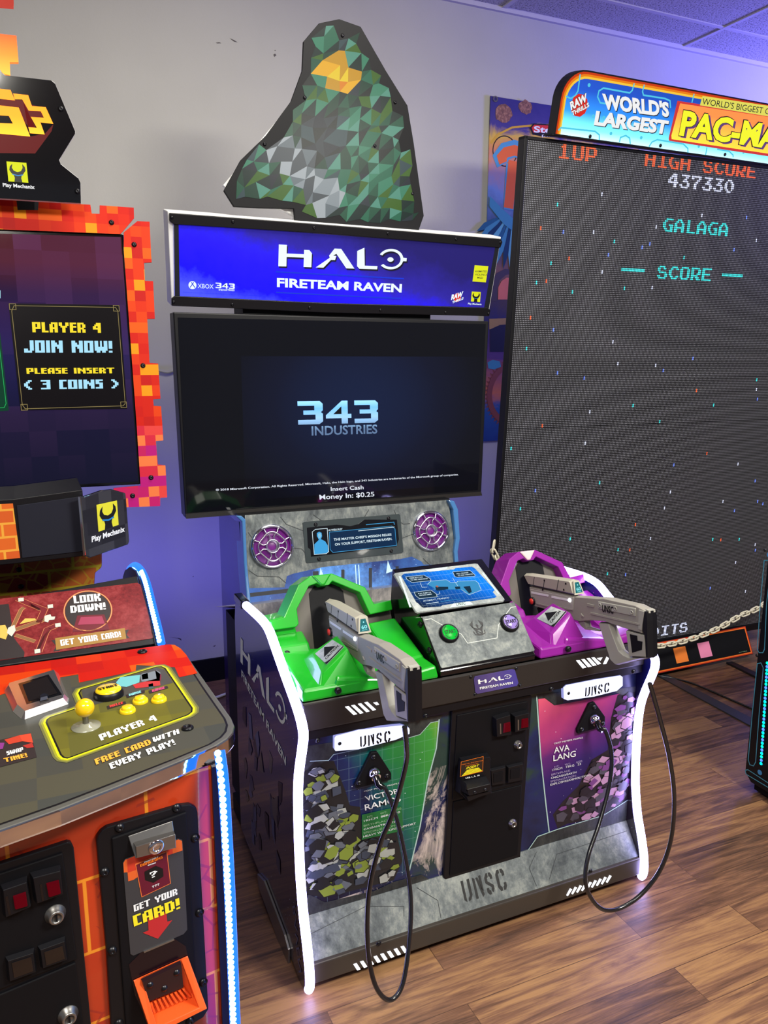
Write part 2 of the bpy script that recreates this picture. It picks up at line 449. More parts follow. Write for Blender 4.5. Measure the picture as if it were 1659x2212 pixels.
t = NT('ceiling_tile'); v = t.tc(); n1 = t.noise(v, 110, 3, 0.6)
CEILM = t.out(t.ramp(n1, [(0.36, S(95, 92, 92)), (0.46, S(180, 176, 172)), (0.8, S(196, 192, 188))]), 0.9, bump=n1, bs=0.4)
CEILG = plain('ceiling_grid_white', S(196, 192, 190), 0.6)

m = MB(); m.box((-5, -4.5, FZ-0.05), (9, WY+0.1, FZ), FLOORM); m.build('floor', kind='structure')
cz = atY(1475, 100.6, WY).z
cg = atY(1475, 100.6, WY).x
m = MB(); m.box((-5, WY, FZ), (9, WY+0.1, cz+0.02), WALLM)
FW = FX(WY, 0, WY, 1)
for zz in [B1((20, 240), (45, 236), (60, 244), (30, 245)), B1((120, 208), (150, 220), (178, 238), (150, 232)), B1((432, 326), (445, 318), (455, 330), (440, 342)), B1((438, 296), (450, 292), (448, 300)),
           [(459, 1396), (466, 1393), (464, 1397)], A3((1440, 1290), (1530, 1296), (1548, 1318), (1545, 1300), (1520, 1300)), A3((1640, 772), (1654, 766), (1650, 776))]:
    m.flat(FW, FW.q(zz), plain('scuff', S(92, 86, 84), 0.8), 0.0006)
m.build('wall_back', kind='structure')
m = MB(); m.box((-5, -4.5, cz), (9, WY+0.1, cz+0.06), CEILM)
fc = 0.30
yy = WY-fc
m.box((-5, yy-0.012, cz-0.006), (9, yy+0.012, cz+0.002), CEILG)
k = 0
while yy-0.61*(k+1) > -4.4:
    k += 1; m.box((-5, yy-0.61*k-0.012, cz-0.006), (9, yy-0.61*k+0.012, cz+0.002), CEILG)
for i in range(-5, 5):
    x = cg+1.22*i; m.box((x-0.012, -4.5, cz-0.007), (x+0.012, WY, cz+0.002), CEILG)
m.box((-5, WY-0.02, cz-0.022), (9, WY, cz+0.002), CEILG)
m.build('ceiling', kind='structure')
bz = atY(450, 1425, WY-0.015).z
m = MB(); m.box((-5, WY-0.015, FZ), (9, WY-0.0005, bz), BLKM); m.build('baseboard_back', kind='structure')

# ================================================================== SHOOTING CABINET (centre)
XL, XR = 0.545, 1.68
cab = thing('arcade_cabinet', 'shooting game cabinet with a blue marquee and green and magenta gun rests', 'arcade cabinet', (1.115, 1.75, FZ))

PROF = [(2.33, .858), (2.243, .872), (2.05, .884), (1.99, .876), (1.935, .845), (1.85, .800), (1.784, .768), (1.735, .739), (1.712, .713), (1.712, .690),
        (1.722, .660), (1.742, .610), (1.757, .565), (1.764, .52), (1.766, .46), (1.765, .38), (1.758, .278), (1.74, .187), (1.714, .119), (1.698, .065), (1.692, .025), (1.694, -.002)]
REST = [(1.706, -.018), (1.735, -.022), (1.80, -.012), (2.13, .04), (2.36, .06), (2.36, .30), (2.345, .80)]
t = NT('side_art_print'); v = t.tc(); s_ = t.sep(v); nz = t.noise(v, 3.5, 7, 0.65, 0.6)
gz = t.math('ADD', t.math('MULTIPLY', s_[2], 1.1), t.math('MULTIPLY', nz, 0.35))
ca = t.ramp(gz, [(0.2, S(30, 20, 34)), (0.55, S(46, 30, 60)), (0.75, S(30, 28, 84)), (0.95, S(24, 26, 110)), (1.0, S(30, 34, 130))])
vo = t.n('ShaderNodeTexVoronoi'); t.l(v, vo.inputs['Vector']); vo.inputs['Scale'].default_value = 38
ca = t.mix(t.math('MULTIPLY', t.math('LESS_THAN', vo.outputs['Distance'], 0.05), 0.7), ca, (0.7, 0.8, 1, 1))
SIDEM = t.out(ca, 0.18); t.b.inputs['Coat Weight'].default_value = 0.5

def HALO(m, F, BL, BR, TL, mat, h=0.0012, uv=False):
    if not uv: BL, BR, TL = F.px(*BL), F.px(*BR), F.px(*TL)
    o = Vector(BL); ux = (Vector(BR)-o)/5.0; uy = Vector(TL)-o
    W = lambda pts: [tuple(o+ux*x+uy*y) for x, y in pts]
    m.flat(F, W([(0, 0), (.30, 0), (.30, 1), (0, 1)]), mat, h)
    m.flat(F, W([(.30, .44), (.95, .44), (.95, 0), (1.25, 0), (1.25, .66), (1.15, .8), (.95, .8), (.95, .60), (.30, .60)]), mat, h)
    m.flat(F, W([(1.42, 0), (2.12, .74), (1.95, .74), (2.10, .95), (2.35, .95), (2.92, 0), (2.58, 0), (2.22, .62), (1.80, .62+.0), (1.72, .0)][0:1]+[(1.72, 0), (2.0, .38), (2.16, .38), (2.2, .58), (1.92, .58), (2.12, .92), (2.38, .92), (2.95, 0), (2.62, 0), (2.2, .68), (1.95, .48)]), mat, h)
    m.flat(F, W([(3.05, .12), (3.15, 0), (3.88, 0), (3.88, .16), (3.36, .16), (3.30, 1.02), (3.02, .85)]), mat, h)
    # ring with an opening on the left, nub on the right, pupil in the middle
    vs = []; n = 40
    for i in range(n+1):
        a = R(-140+295*i/n); ro = 1.0; ri = 0.76 if 20 < i < 36 or i < 8 else 0.78
        for k in (ro, ri): vs.append((4.42+.52*k*math.cos(a)*1.0, .52+.5*k*math.sin(a)))
    P = W(vs); m.add([F.P(a, b, h) for a, b in P], [(2*i, 2*i+1, 2*i+3, 2*i+2) for i in range(n)], mat)
    m.flat(F, W([(4.85, .44), (5.08, .44), (5.08, .60), (4.85, .62)]), mat, h)
    m.flat(F, W([(4.40+.13*math.cos(2*PI*i/16), .50+.11*math.sin(2*PI*i/16)) for i in range(16)]), mat, h)

def side(X0, X1, nm, left):
    m = MB(); F = FSIDE(X0); th = X1-X0
    pts = [(-y, z) for y, z in PROF+REST]
    m.prism(F, pts, SIDEM if left else SIDEM, -th, 0, side=BLKG)
    return m, F
m, F = side(XL, XL+.02, 'l', True)
HALO(m, F, *C2((205, 1290), (540, 1805), (205, 1110)), WHTP)
m.text(F, 'FIRETEAM RAVEN', *C2((212, 1400), (538, 2055), (212, 1345)), WHTP, bold=0.02)
# faint figures of the side print replaced by loose angular plates
random.seed(4)
PL = [plain('side_plate_print', S(*c), 0.3) for c in ((84, 96, 150), (60, 66, 104), (96, 88, 96), (40, 36, 60))]
for i in range(26):
    u = random.uniform(-2.28, -1.86); z = random.uniform(.14, .56); a = random.uniform(0, 6)
    if F.P(u, z).z > .62: continue
    pts = [(u+random.uniform(.012, .04)*math.cos(a+q*1.57), z+random.uniform(.015, .06)*math.sin(a+q*1.57)) for q in range(4)]
    m.flat(F, pts, PL[i % 4], 0.0006+0.00005*i)
m.text(F, 'RAVEN', (638, 1955), (652, 2100), (632, 1958), PL[0])
sl = m.build('side_panel', cab, 'left side panel with the game title in white')
m, F2 = side(XR-.02, XR, 'r', False)
m.build('side_panel', cab)
# LED tubes along the front edges
def tube_path(X, k0=0):
    P = [Vector((X, y, z)) for y, z in PROF[k0:]+[(1.704, -.016)]]
    out = []
    for i in range(len(P)-1):
        for q in range(4): out.append(P[i].lerp(P[i+1], q/4))
    out.append(P[-1])
    for _ in range(2): out = [out[0]]+[(out[i-1]+out[i]*2+out[i+1])/4 for i in range(1, len(out)-1)]+[out[-1]]
    return out
for X in (XL+.01, XR-.01):
    m = MB(); pth = [Vector((p.x, p.y-.009, p.z+.003)) for p in tube_path(X, 1)]
    m.tube(pth, 0.0125, TUBE, 12); m.build('led_tube', cab, 'white glowing tube along the front edge')
    m = MB(); m.box((X-.014, 2.24, .862), (X+.014, 2.335, .886), BLKG); m.build('edge_cap', cab, bevel=.004)
# metal skid along the lower back edge of the left side
m = MB(); F = FSIDE(XL); m.prism(F, F.q(B6((255, 1282), (300, 1330), (440, 1700), (468, 1800), (468, 1895), (455, 1900), (350, 1610), (262, 1370))), STEEL, 0.0, 0.008)
m.build('metal_skid', cab, bevel=.002)

# carcass: bottom, rear wall, deck
m = MB()
m.box((XL+.02, 1.81, .01), (XR-.02, 2.34, .60), BLKM)
m.box((XL+.02, 1.775, .60), (XR-.02, 2.34, .70), BLKM)
m.box((XL+.03, 1.76, -.015), (XR-.03, 2.6, .05), BLKM)
m.build('carcass', cab)

# deck plate, rear shelf
m = MB()
m.hexa([(XL+.02, 1.742, .70), (XR-.02, 1.742, .70), (XR-.02, 2.34, .70), (XL+.02, 2.34, .70), (XL+.02, 1.742, .766), (XR-.02, 1.742, .766), (XR-.02, 2.34, .766), (XL+.02, 2.34, .766)], BRONZE)
m.build('deck', cab, bevel=.003)
m = MB()
SHM = grunge('shelf_print', S(92, 92, 98), S(140, 138, 140), S(196, 190, 186), 7, 0.22, 0.2)
m.hexa([(XL+.02, 2.30, .78), (XR-.02, 2.30, .78), (XR-.08, 2.74, .70), (XL+.1, 2.74, .70), (XL+.02, 2.30, .852), (XR-.02, 2.30, .852), (XR-.02, 2.74, .716), (XL+.02, 2.74, .716)], SHM)
m.build('rear_shelf', cab, 'worn metal shelf behind the holsters')
m = MB(); m.box((XL+.02, 2.05, .76), (XR-.02, 2.36, .80), BLKM)
m.box((XL+.06, 2.36, .0), (XR-.06, 2.74, .70), BLKM); m.build('rear_box', cab)

# front control lip with the lit slots
LIP = FX(1.7375, .690, 1.7375, .766)
m = MB(); m.box((XL+.02, 1.7375, .690), (XR-.02, 1.775, .766), BRONZE); m.build('control_lip', cab, bevel=.004)
m = MB(); m.box((XL+.02, 1.745, .664), (XR-.02, 1.80, .690), BLK)
lipb = m.build('lower_beam', cab)
LF = FX(1.7375, 0, 1.7375, 1)
def slashes(F, rows, parent=cab, nm='lit_slot', h=0.0015):
    m = MB()
    for q in rows:
        m = MB(); m.prism(F, F.q(q), LED, 0.0, h); m.build(nm, parent)
r1 = [D1((545, 242), (585, 235), (680, 322), (640, 332)), D1((615, 228), (652, 220), (750, 308), (712, 318)), D1((690, 210), (725, 203), (820, 290), (782, 300)), D1((762, 195), (797, 187), (890, 272), (855, 284)),
      D1((862, 196), (905, 190), (925, 215), (895, 222)), D1((1052, 150), (1085, 130), (1085, 160), (1070, 238), (1055, 240))]
slashes(LF, r1)
r2 = [D2((808, 975), (835, 972), (893, 1032), (862, 1040)), D2((852, 965), (878, 962), (938, 1024), (908, 1030)), D2((898, 957), (922, 953), (980, 1013), (950, 1020)), D2((938, 950), (962, 947), (1018, 1000), (990, 1008)),
      D2((985, 955), (1030, 948), (1012, 975)), D2((1068, 942), (1085, 955), (1062, 1002), (1038, 1005))]
slashes(LF, r2)
BOLT = None
def bolt(F, uv, parent, r=.006, h=0, nm='bolt'):
    m = MB(); c = F.P(uv[0], uv[1], h)
    m.lathe(c, F.n, [(r*1.25, 0), (r*1.25, r*.15), (r, r*.35), (r*.75, r*.75), (r*.3, r*.8), (r*.28, r*.4), (0.0001, r*.4)], SCREW, 14)
    return m.build(nm, parent)
# badge on the lip
m = MB(); bq = LF.q(D3((893, 1300), (905, 1273), (1300, 1198), (1325, 1205), (1362, 1340), (1345, 1372), (930, 1455), (908, 1440)))
BAD = grad('badge_print', (1, 0, 0), -.12, .12, [(0, (48, 40, 92)), (.5, (84, 70, 130)), (1, (62, 60, 160))], warp=.6)
m.prism(LF, bq, BAD, 0, .002)
HALO(m, LF, *D3((938, 1352), (1285, 1290), (932, 1305)), WHTP, .0032)
m.text(LF, 'FIRETEAM RAVEN', *B5((575, 752), (748, 722), (573, 740)), WHTP, .0032, bold=.03)
m.build('title_badge', cab, 'small blue title badge')
for p in D3((865, 1280), (1343, 1190)): bolt(LF, LF.px(*p), cab, .004)
for p in D5((433, 98),)+B5((788, 731),): bolt(LF, LF.px(*p), cab, .004)
BF = FX(1.745, 0, 1.745, 1)
for p in D1((238, 618), (1448, 343))+B5((953, 752), (1388, 660)): bolt(BF, BF.px(*p), cab, .006)

# front art panel
AF = FX(1.769, 0, 1.769, 1)
x0, x1 = XL+.02, XR-.02
EARTH = NT('planet_print'); t = EARTH; v = t.tc(); cl = t.noise(t.tc((1, 1, .6)), 9, 9, 0.72, 0.8); ld = t.noise(v, 3.2, 8, 0.6, 0.5)
sz = t.sep(v)
c1 = t.ramp(ld, [(.40, S(14, 22, 52)), (.50, S(24, 36, 84)), (.56, S(34, 56, 54)), (.70, S(44, 70, 62))])
cf = t.math('MULTIPLY', t.math('MULTIPLY', t.math('GREATER_THAN', cl, 0.50), t.math('MULTIPLY', t.math('SUBTRACT', cl, 0.47), 7.0)), t.math('LESS_THAN', sz[0], -0.02))
cf = t.math('MINIMUM', t.math('MAXIMUM', t.math('MULTIPLY', cf, t.math('LESS_THAN', sz[2], 0.52)), 0.0), 0.9)
EARTHM = t.out(t.mix(cf, c1, S(206, 190, 184)), 0.3)
GA = grad('green_space_print', (0.8, 0, 0.35), -.28, .16, [(0, (12, 12, 38)), (.34, (16, 34, 80)), (.46, (16, 84, 84)), (.58, (24, 118, 60)), (.80, (60, 152, 60)), (1, (160, 176, 26))], stars=42, warp=.2, grid=.032)
t = NT('purple_space_print'); v = t.tc(); s_ = t.sep(v)
f = t.math('ADD', t.math('MULTIPLY', s_[2], 2.1), t.math('MULTIPLY', s_[0], -0.75)); f = t.math('ADD', f, t.math('MULTIPLY', t.noise(v, 5, 6), 0.3))
ca = t.ramp(f, [(0.55, S(26, 18, 84)), (.80, S(44, 26, 98)), (1.0, S(92, 34, 112)), (1.16, S(178, 58, 116)), (1.25, S(214, 90, 120))])
f = t.math('DIVIDE', f, 1.4); ca = t.ramp(f, [(0.35, S(26, 18, 84)), (.55, S(44, 26, 98)), (.70, S(92, 34, 112)), (.85, S(178, 58, 116)), (1.0, S(224, 90, 120))])
vo = t.n('ShaderNodeTexVoronoi'); t.l(v, vo.inputs['Vector']); vo.inputs['Scale'].default_value = 42
ca = t.mix(t.math('MULTIPLY', t.math('LESS_THAN', vo.outputs['Distance'], 0.06), 0.8), ca, (0.9, 0.9, 1, 1))
PA = t.out(ca, 0.3)
m = MB(); m.box((x0, 1.769, .10), (x1, 1.80, .668), GREYD)
m.flat(AF, [(x0, .13), (x1, .13), (x1, .667), (x0, .667)], EARTHM, .0004)
gl = AF.q(D1((0, 900), (150, 745), (420, 700), (600, 730), (395, 780), (350, 840), (0, 1210))) 
greenq = AF.q(B6((480, 640), (715, 515), (760, 465), (1260, 370), (1345, 335), (1400, 250), (1475, 232), (1460, 430), (1400, 660), (1350, 960), (1275, 1270), (1180, 1330), (700, 1490), (540, 1440), (540, 640)))
m.flat(AF, greenq, GA, .0008)
m.flat(AF, AF.q([(630, 1660), (655, 1612), (722, 1602), (722, 1626), (706, 1643), (640, 1672)]), GREYD, .0012)
m.flat(AF, AF.q(D1((1250, 400), (1640, 330), (1600, 400), (1500, 415), (1390, 545), (1250, 590))), GREYD, .0012)
purq = AF.q(B7((750, 75), (790, 80), (850, 125), (1380, 30), (1385, 330), (1310, 700), (1100, 830), (870, 890), (820, 910), (765, 440)))
m.flat(AF, purq, PA, .0008)
m.flat(AF, AF.q(B7((745, 58), (905, 40), (905, 110), (855, 122), (795, 80), (748, 84))), GREYD, .0012)
m.flat(AF, AF.q(B7((1225, 42), (1262, 20), (1392, 0), (1392, 30), (1270, 60))), GREYD, .0012)
STR = plain('strip_print', S(170, 200, 196), 0.4)
m.stroke(AF, AF.q(B6((1480, 232), (1460, 430), (1400, 660), (1350, 960), (1275, 1270))), .004, STR, .0014)
m.stroke(AF, AF.q(B7((740, 65), (765, 440), (800, 760), (818, 910))), .004, STR, .0014)
m.stroke(AF, AF.q(D1((150, 850), (360, 840), (415, 775), (700, 715))), .002, STR, .0014)
m.stroke(AF, AF.q(D1((1250, 590), (1385, 550), (1500, 420), (1590, 400))), .002, STR, .0014)
# worn metal lower border of the art
m.flat(AF, AF.q(B6((530, 1560), (545, 1435), (600, 1430), (700, 1480), (1040, 1400), (1170, 1340), (1360, 1290), (1420, 1330), (1517, 1320))+B7((100, 1210), (640, 1040), (680, 1028), (745, 935), (870, 890), (1150, 805), (1240, 750), (1310, 705), (1325, 860), (700, 1090), (0, 1290))+B6((1400, 1390), (560, 1600))), GREYD, .0018)
m.stroke(AF, AF.q(B7((100, 1208), (640, 1040), (680, 1026), (745, 933), (870, 888), (1150, 803), (1240, 748), (1310, 703))), .003, STR, .0022)
# loose armour-like plates of the two printed figures, as plain angular shapes
def plates(F, zone, mats, n, s0, s1, seed, h):
    random.seed(seed); P = F.q(zone); xs = [p[0] for p in P]; ys = [p[1] for p in P]
    def inside(x, y):
        c = False
        for i in range(len(P)):
            a, b = P[i-1], P[i]
            if (a[1] > y) != (b[1] > y) and x < (b[0]-a[0])*(y-a[1])/(b[1]-a[1])+a[0]: c = not c
        return c
    k = 0; tries = 0
    while k < n and tries < 4000:
        tries += 1
        x, y = random.uniform(min(xs), max(xs)), random.uniform(min(ys), max(ys))
        if not inside(x, y): continue
        a = random.uniform(0, 3.1); s = random.uniform(s0, s1); e = random.uniform(.45, 1); c = random.choice((4, 5, 6))
        q = [(x+s*math.cos(a+2*PI*i/c+random.uniform(-.2, .2)), y+s*e*math.sin(a+2*PI*i/c+random.uniform(-.2, .2))) for i in range(c)]
        if not all(inside(*p) for p in q): continue
        if k % 2 == 0: m.flat(F, [(px_+.0, py_) for px_, py_ in [(x+(u-x)*1.14, y+(w_-y)*1.14) for u, w_ in q]], mats[0], h+.00002*k)
        m.flat(F, q, mats[k % len(mats)], h+.00002*k+.00001); k += 1
ARM = [plain('plate_print_dark', S(26, 28, 32), .3), plain('plate_print_grey', S(92, 98, 106), .3), plain('plate_print_olive', S(120, 136, 52), .3), plain('plate_print_steel', S(58, 66, 80), .3), plain('plate_print_pale', S(160, 164, 158), .3)]
zg = B6((545, 560), (620, 520), (760, 515), (840, 720), (870, 820), (940, 830), (960, 1050), (1190, 1000), (1230, 1200), (1170, 1330), (700, 1450), (545, 1420))
m.flat(AF, AF.q(zg), ARM[0], .0010)
plates(AF, zg, ARM, 190, .010, .030, 8, .00125)
ARP = [plain('plate_print_black', S(30, 26, 34), .3), plain('plate_print_violet', S(112, 60, 126), .3), plain('plate_print_mauve', S(176, 134, 170), .3), plain('plate_print_slate', S(72, 68, 82), .3)]
zp = B7((1240, 60), (1310, 35), (1384, 45), (1375, 350), (1305, 700), (1230, 755), (1100, 825), (930, 855), (870, 885), (840, 800), (900, 720), (1000, 620), (1080, 460), (1180, 400), (1200, 200))
m.flat(AF, AF.q(zp), ARP[0], .0010)
plates(AF, zp, ARP, 150, .009, .026, 9, .00125)
GBX = plain('green_caption_box', S(28, 104, 52), .3)
m.flat(AF, AF.q(D1((730, 1445), (1060, 1370), (1170, 1350), (1200, 1620), (730, 1725))), GBX, .0032)
H3 = .0040
m.text(AF, 'ODST MEMBER PROFILE', *D1((752, 1190), (1150, 1095), (750, 1175)), WHTP, H3)
m.text(AF, 'VICTOR', *D1((775, 1290), (1150, 1200), (757, 1235)), WHTP, H3, bold=.01)
m.text(AF, 'RAMOS', *D1((765, 1395), (1165, 1290), (757, 1328)), WHTP, H3, bold=.01)
GT = plain('pale_green_print', S(150, 190, 150), .4)
m.text(AF, 'HT:       WT:       AGE:', *D1((790, 1480), (1175, 1380), (788, 1458)), GT, H3)
m.text(AF, '193CM  88KG  30', *D1((752, 1525), (1155, 1422), (750, 1502)), WHTP, H3)
m.text(AF, 'BIRTHPLACE:', *D1((750, 1578), (1040, 1510), (748, 1556)), GT, H3)
m.text(AF, 'CASBAH/TRIBUTE', *D1((750, 1618), (1110, 1530), (748, 1596)), WHTP, H3)
m.text(AF, 'SPECIALIZATION:', *D1((748, 1660), (1110, 1570), (746, 1638)), GT, H3)
m.text(AF, 'HEAVY WEAPONS SUPPORT', *D1((746, 1700), (1332, 1550), (744, 1676)), WHTP, H3)
PT = plain('pale_mauve_print', S(176, 160, 200), .4)
m.text(AF, 'ODST MEMBER PROFILE', *B7((845, 362), (1022, 325), (844, 352)), WHTP, H3)
m.text(AF, 'AVA', *B7((845, 418), (940, 398), (843, 380)), WHTP, H3, bold=.01)
m.text(AF, 'LANG', *B7((840, 466), (978, 436), (840, 428)), WHTP, H3, bold=.01)
m.text(AF, 'HT:      WT:      AGE:', *B7((848, 508), (1020, 470), (847, 496)), PT, H3)
m.text(AF, '179CM   73KG   23', *B7((832, 528), (1010, 488), (831, 515)), WHTP, H3)
m.text(AF, 'BIRTHPLACE:', *B7((828, 556), (945, 528), (827, 544)), PT, H3)
m.text(AF, 'CHICAGO/EARTH', *B7((826, 577), (982, 540), (825, 564)), WHTP, H3)
m.text(AF, 'SPECIALIZATION:', *B7((823, 598), (982, 560), (822, 586)), PT, H3)
m.text(AF, 'EXPLOSIVES/DEMOLITIONS', *B7((822, 618), (1072, 556), (821, 605)), WHTP, H3)
m.build('front_panel', cab, 'printed front panel with a green and a purple profile on a planet background')

# lower metal skirt and kick strip
m = MB()
m.hexa([(x0, 1.703, .058), (x1, 1.703, .058), (x1, 1.80, .058), (x0, 1.80, .058), (x0, 1.766, .146), (x1, 1.766, .146), (x1, 1.80, .146), (x0, 1.80, .146)], GREYM)
SK = FX(1.703, .058, 1.766, .146)
vtop = math.hypot(.0535, .088)
for a, b in (((570, 1620), (545, 1440)),): pass
SKT = plain('stencil_print', S(44, 44, 44), .6, spec=.2)
UN = []
def UNSC(m, F, BL, BR, TL, mat, h, uv=False):
    if not uv: BL, BR, TL = F.px(*BL), F.px(*BR), F.px(*TL)
    o = Vector(BL); ux = (Vector(BR)-o)/4.4; uy = Vector(TL)-o
    for q in ([(0, .12), (.22, 0), (.22, 1), (0, 1)], [(.40, 0), (.62, .06), (.82, .25), (.82, 1), (.58, 1), (.58, .25), (.40, .14)],
              [(1.1, 0), (1.32, 0), (1.32, .92), (1.1, 1)], [(1.42, .95), (1.62, .95), (1.95, .1), (1.76, 0)], [(1.72, .35), (1.94, .25), (1.94, 1), (1.72, 1)],
              [(2.25, .82), (2.45, 1), (2.60, 1), (2.60, .82), (2.48, .76), (2.48, .62), (2.98, .38), (2.98, .2), (2.8, .05), (2.70, .18), (2.74, .32), (2.25, .56)],
              [(2.68, 1), (2.85, 1), (3.0, .85), (3.0, .68), (2.78, .68), (2.78, .80), (2.68, .82)], [(2.25, .32), (2.25, .15), (2.42, 0), (2.62, 0), (2.62, .18), (2.48, .2), (2.48, .32)],
              [(3.35, .2), (3.55, 0), (3.75, 0), (3.75, .16), (3.6, .24), (3.6, .78), (3.75, .84), (3.75, 1), (3.55, 1), (3.35, .82)],
              [(3.85, 1), (4.05, 1), (4.2, .85), (4.2, .66), (3.97, .66), (3.97, .78), (3.85, .84)], [(3.85, 0), (4.05, 0), (4.2, .15), (4.2, .34), (3.97, .34), (3.97, .22), (3.85, .16)]):
        m.flat(F, [tuple(o+ux*x+uy*y) for x, y in q], mat, h)
UNSC(m, SK, *B7((300, 1345), (575, 1255), (270, 1212)), SKT, .0008)
for ln in (B6((600, 1700), (880, 1560), (980, 1510), (1240, 1510), (1240, 1580)), B7((695, 1130), (740, 1030)), B7((695, 1130), (740, 1240)), B7((865, 1045), (820, 1200)), B7((865, 1045), (1300, 900)), B7((0, 1250), (130, 1330), (150, 1440))):
    m.stroke(SK, SK.q(ln), .0015, LINE, .0009)
m.build('skirt_panel', cab, 'worn metal skirt with stencilled lettering')
m = MB(); m.box((x0, 1.690, .0), (x1, 1.745, .058), plain('brown_black_metal', S(70, 64, 58), .35, .4)); m.build('kick_strip', cab, bevel=.004)
KF = FX(1.69, 0, 1.69, 1)
m = MB()
lo0, lo1 = KF.px(*B6((900, 1920))[0]), KF.px(*B6((1240, 1810))[0])
def kick_slots(zs):
    for q in zs: m = MB(); m.prism(KF, KF.q(q), LED, 0, .0015); m.build('lit_slot', cab)
q0 = []
for i in range(8):
    ax, ay = 895+i*46, 1905-i*17.0
    q0.append(B6((ax, ay), (ax+22, ay-7), (ax+48, ay+32), (ax+26, ay+40)))
kick_slots(q0)
q0 = []
for i in range(9):
    ax, ay = 925+i*30.5, 1298-i*10.2
    q0.append(B7((ax, ay), (ax+8, ay+3), (ax+34, ay-38), (ax+22, ay-42)))
kick_slots(q0)
bolt(KF, KF.px(818, 2038), cab, .006); bolt(KF, KF.px(*B7((1073, 1148))[0]), cab, .006)
# small feet
for x in (x0+.08, x1-.08):
    for y in (1.80, 2.5):
        m = MB(); m.lathe((x, y, FZ), (0, 0, 1), [(.022, 0), (.022, .012), (.012, .014), (.012, .03)], BLK, 14); m.build('foot', cab)

# backlit name plates over each cable socket
for q, un in ((D1((428, 590), (445, 568), (700, 500), (1180, 450), (1262, 478), (1270, 500), (1268, 545), (1120, 610), (700, 718), (440, 738), (428, 720)), D1((715, 698), (1068, 625), (713, 575))),
              (B5((1018, 745), (1032, 732), (1180, 703), (1318, 681), (1330, 690), (1330, 735), (1300, 762), (1180, 792), (1040, 812), (1020, 805)), B5((1130, 795), (1262, 765), (1133, 745)))):
    PF = FX(1.742, 0, 1.742, 1); m = MB()
    m.prism(PF, PF.q(q), glow('backlit_acrylic', (0.72, 0.76, 1.0, 1), 1.6), -.012, 0, side=glow('acrylic_edge', (.4, .42, .9, 1), .8))
    UNSC(m, PF, *un, BLK, .0008)
    pl_ = m.build('backlit_plate', cab, 'glowing white name plate')
    bolt(PF, PF.px(*(D1((486, 655))[0] if q[0][0] < 1000 else B5((1045, 775))[0])), pl_, .004, 0)

# coin door
cd = MB(); dq = AF.q(D5((75, 2070), (165, 262), (190, 245), (1010, 92), (1032, 110), (905, 1850), (885, 1872), (95, 2098)))
cd.prism(AF, dq, BLK, 0.0, .010)
door = cd.build('coin_door', cab, 'black steel coin door', bevel=.002)
m = MB(); m.prism(AF, AF.q(D5((165, 1225), (215, 308), (975, 158), (985, 185), (925, 1035))), BLKM, .010, .013); m.build('upper_door', door, bevel=.0015)
m = MB(); m.prism(AF, AF.q(D5((135, 2045), (175, 1245), (915, 1062), (870, 1815))), BLKM, .010, .013); m.build('lower_door', door, bevel=.0015)
REDG = glow('red_lit_plastic', (0.30, 0.0, 0.012, 1), .35)
for q, r_, s_ in ((D5((590, 315), (765, 262), (780, 500), (600, 530)), D5((680, 365), (755, 345), (758, 455), (672, 472)), D5((640, 370), (652, 368), (655, 480), (643, 482))),
             (D5((790, 285), (970, 240), (965, 440), (795, 480)), D5((872, 318), (948, 305), (950, 408), (868, 425)), D5((832, 330), (845, 327), (845, 440), (833, 442)))):
    m = MB(); m.prism(AF, AF.q(q), BLK, .013, .030, inset=.004)
    c = m.build('coin_slot', door, bevel=.001)
    m = MB(); m.prism(AF, AF.q(r_), REDG, .028, .034, inset=.003); m.prism(AF, AF.q(s_), STEEL, .029, .031); m.build('coin_button', c, 'red lit coin button')
for p in D5((866, 622), (810, 1470)):
    m = MB(); m.lathe(AF.P(*AF.px(*p), .012), AF.n, [(.013, 0), (.013, .004), (.0095, .006), (.0095, .012), (.0085, .013), (.006, .013), (.006, .011), (.0001, .011)], STEEL, 22)
    u, v_ = AF.px(*p); m.prism(AF, [(u-.0012, v_-.004), (u+.0012, v_-.004), (u+.0012, v_+.004), (u-.0012, v_+.004)], BLKM, .022, .0238)
    m.build('door_lock', door, 'round steel lock')
for q, r_ in ((D5((555, 885), (728, 845), (725, 1035), (565, 1062)), D5((590, 920), (690, 895), (685, 1000), (590, 1020))), (D5((742, 850), (920, 808), (912, 1000), (740, 1035)), D5((772, 880), (875, 858), (870, 960), (768, 980)))):
    m = MB(); m.prism(AF, AF.q(q), BLK, .013, .022, inset=.003); m.prism(AF, AF.q(r_), BLKM, .0225, .0235); m.build('coin_return', door, bevel=.001)
m = MB()
m.prism(AF, AF.q(D5((190, 1120), (232, 760), (540, 705), (552, 985), (560, 1120), (285, 1205))), BLK, .013, .034, inset=.004)
bill = m.build('bill_acceptor', door, 'black bill acceptor', bevel=.001)
BIF = Face(AF.P(0, 0, .036), AF.u, AF.v)
m = MB(); m.prism(BIF, BIF.q(D5((262, 1020), (285, 1055), (560, 990), (562, 1100), (315, 1165), (290, 1160))), BLK, -.004, .03, inset=.006)
m.prism(BIF, BIF.q(D5((300, 1165), (562, 1105), (560, 1125), (320, 1222))), BLK, 0, .022)
bolt(BIF, BIF.px(*D5((370, 1107))[0]), door, .004, .03); bolt(BIF, BIF.px(*D5((482, 1077))[0]), door, .004, .03)
m.build('bill_mouth', bill, bevel=.002)
m = MB(); m.prism(BIF, BIF.q(D5((268, 995), (277, 828), (522, 768), (515, 935))), BLKG, -.002, .001)
m.stroke(BIF, BIF.q(D5((270, 992), (279, 832), (520, 772), (513, 932))), .0012, ORG, .0016, closed=True)
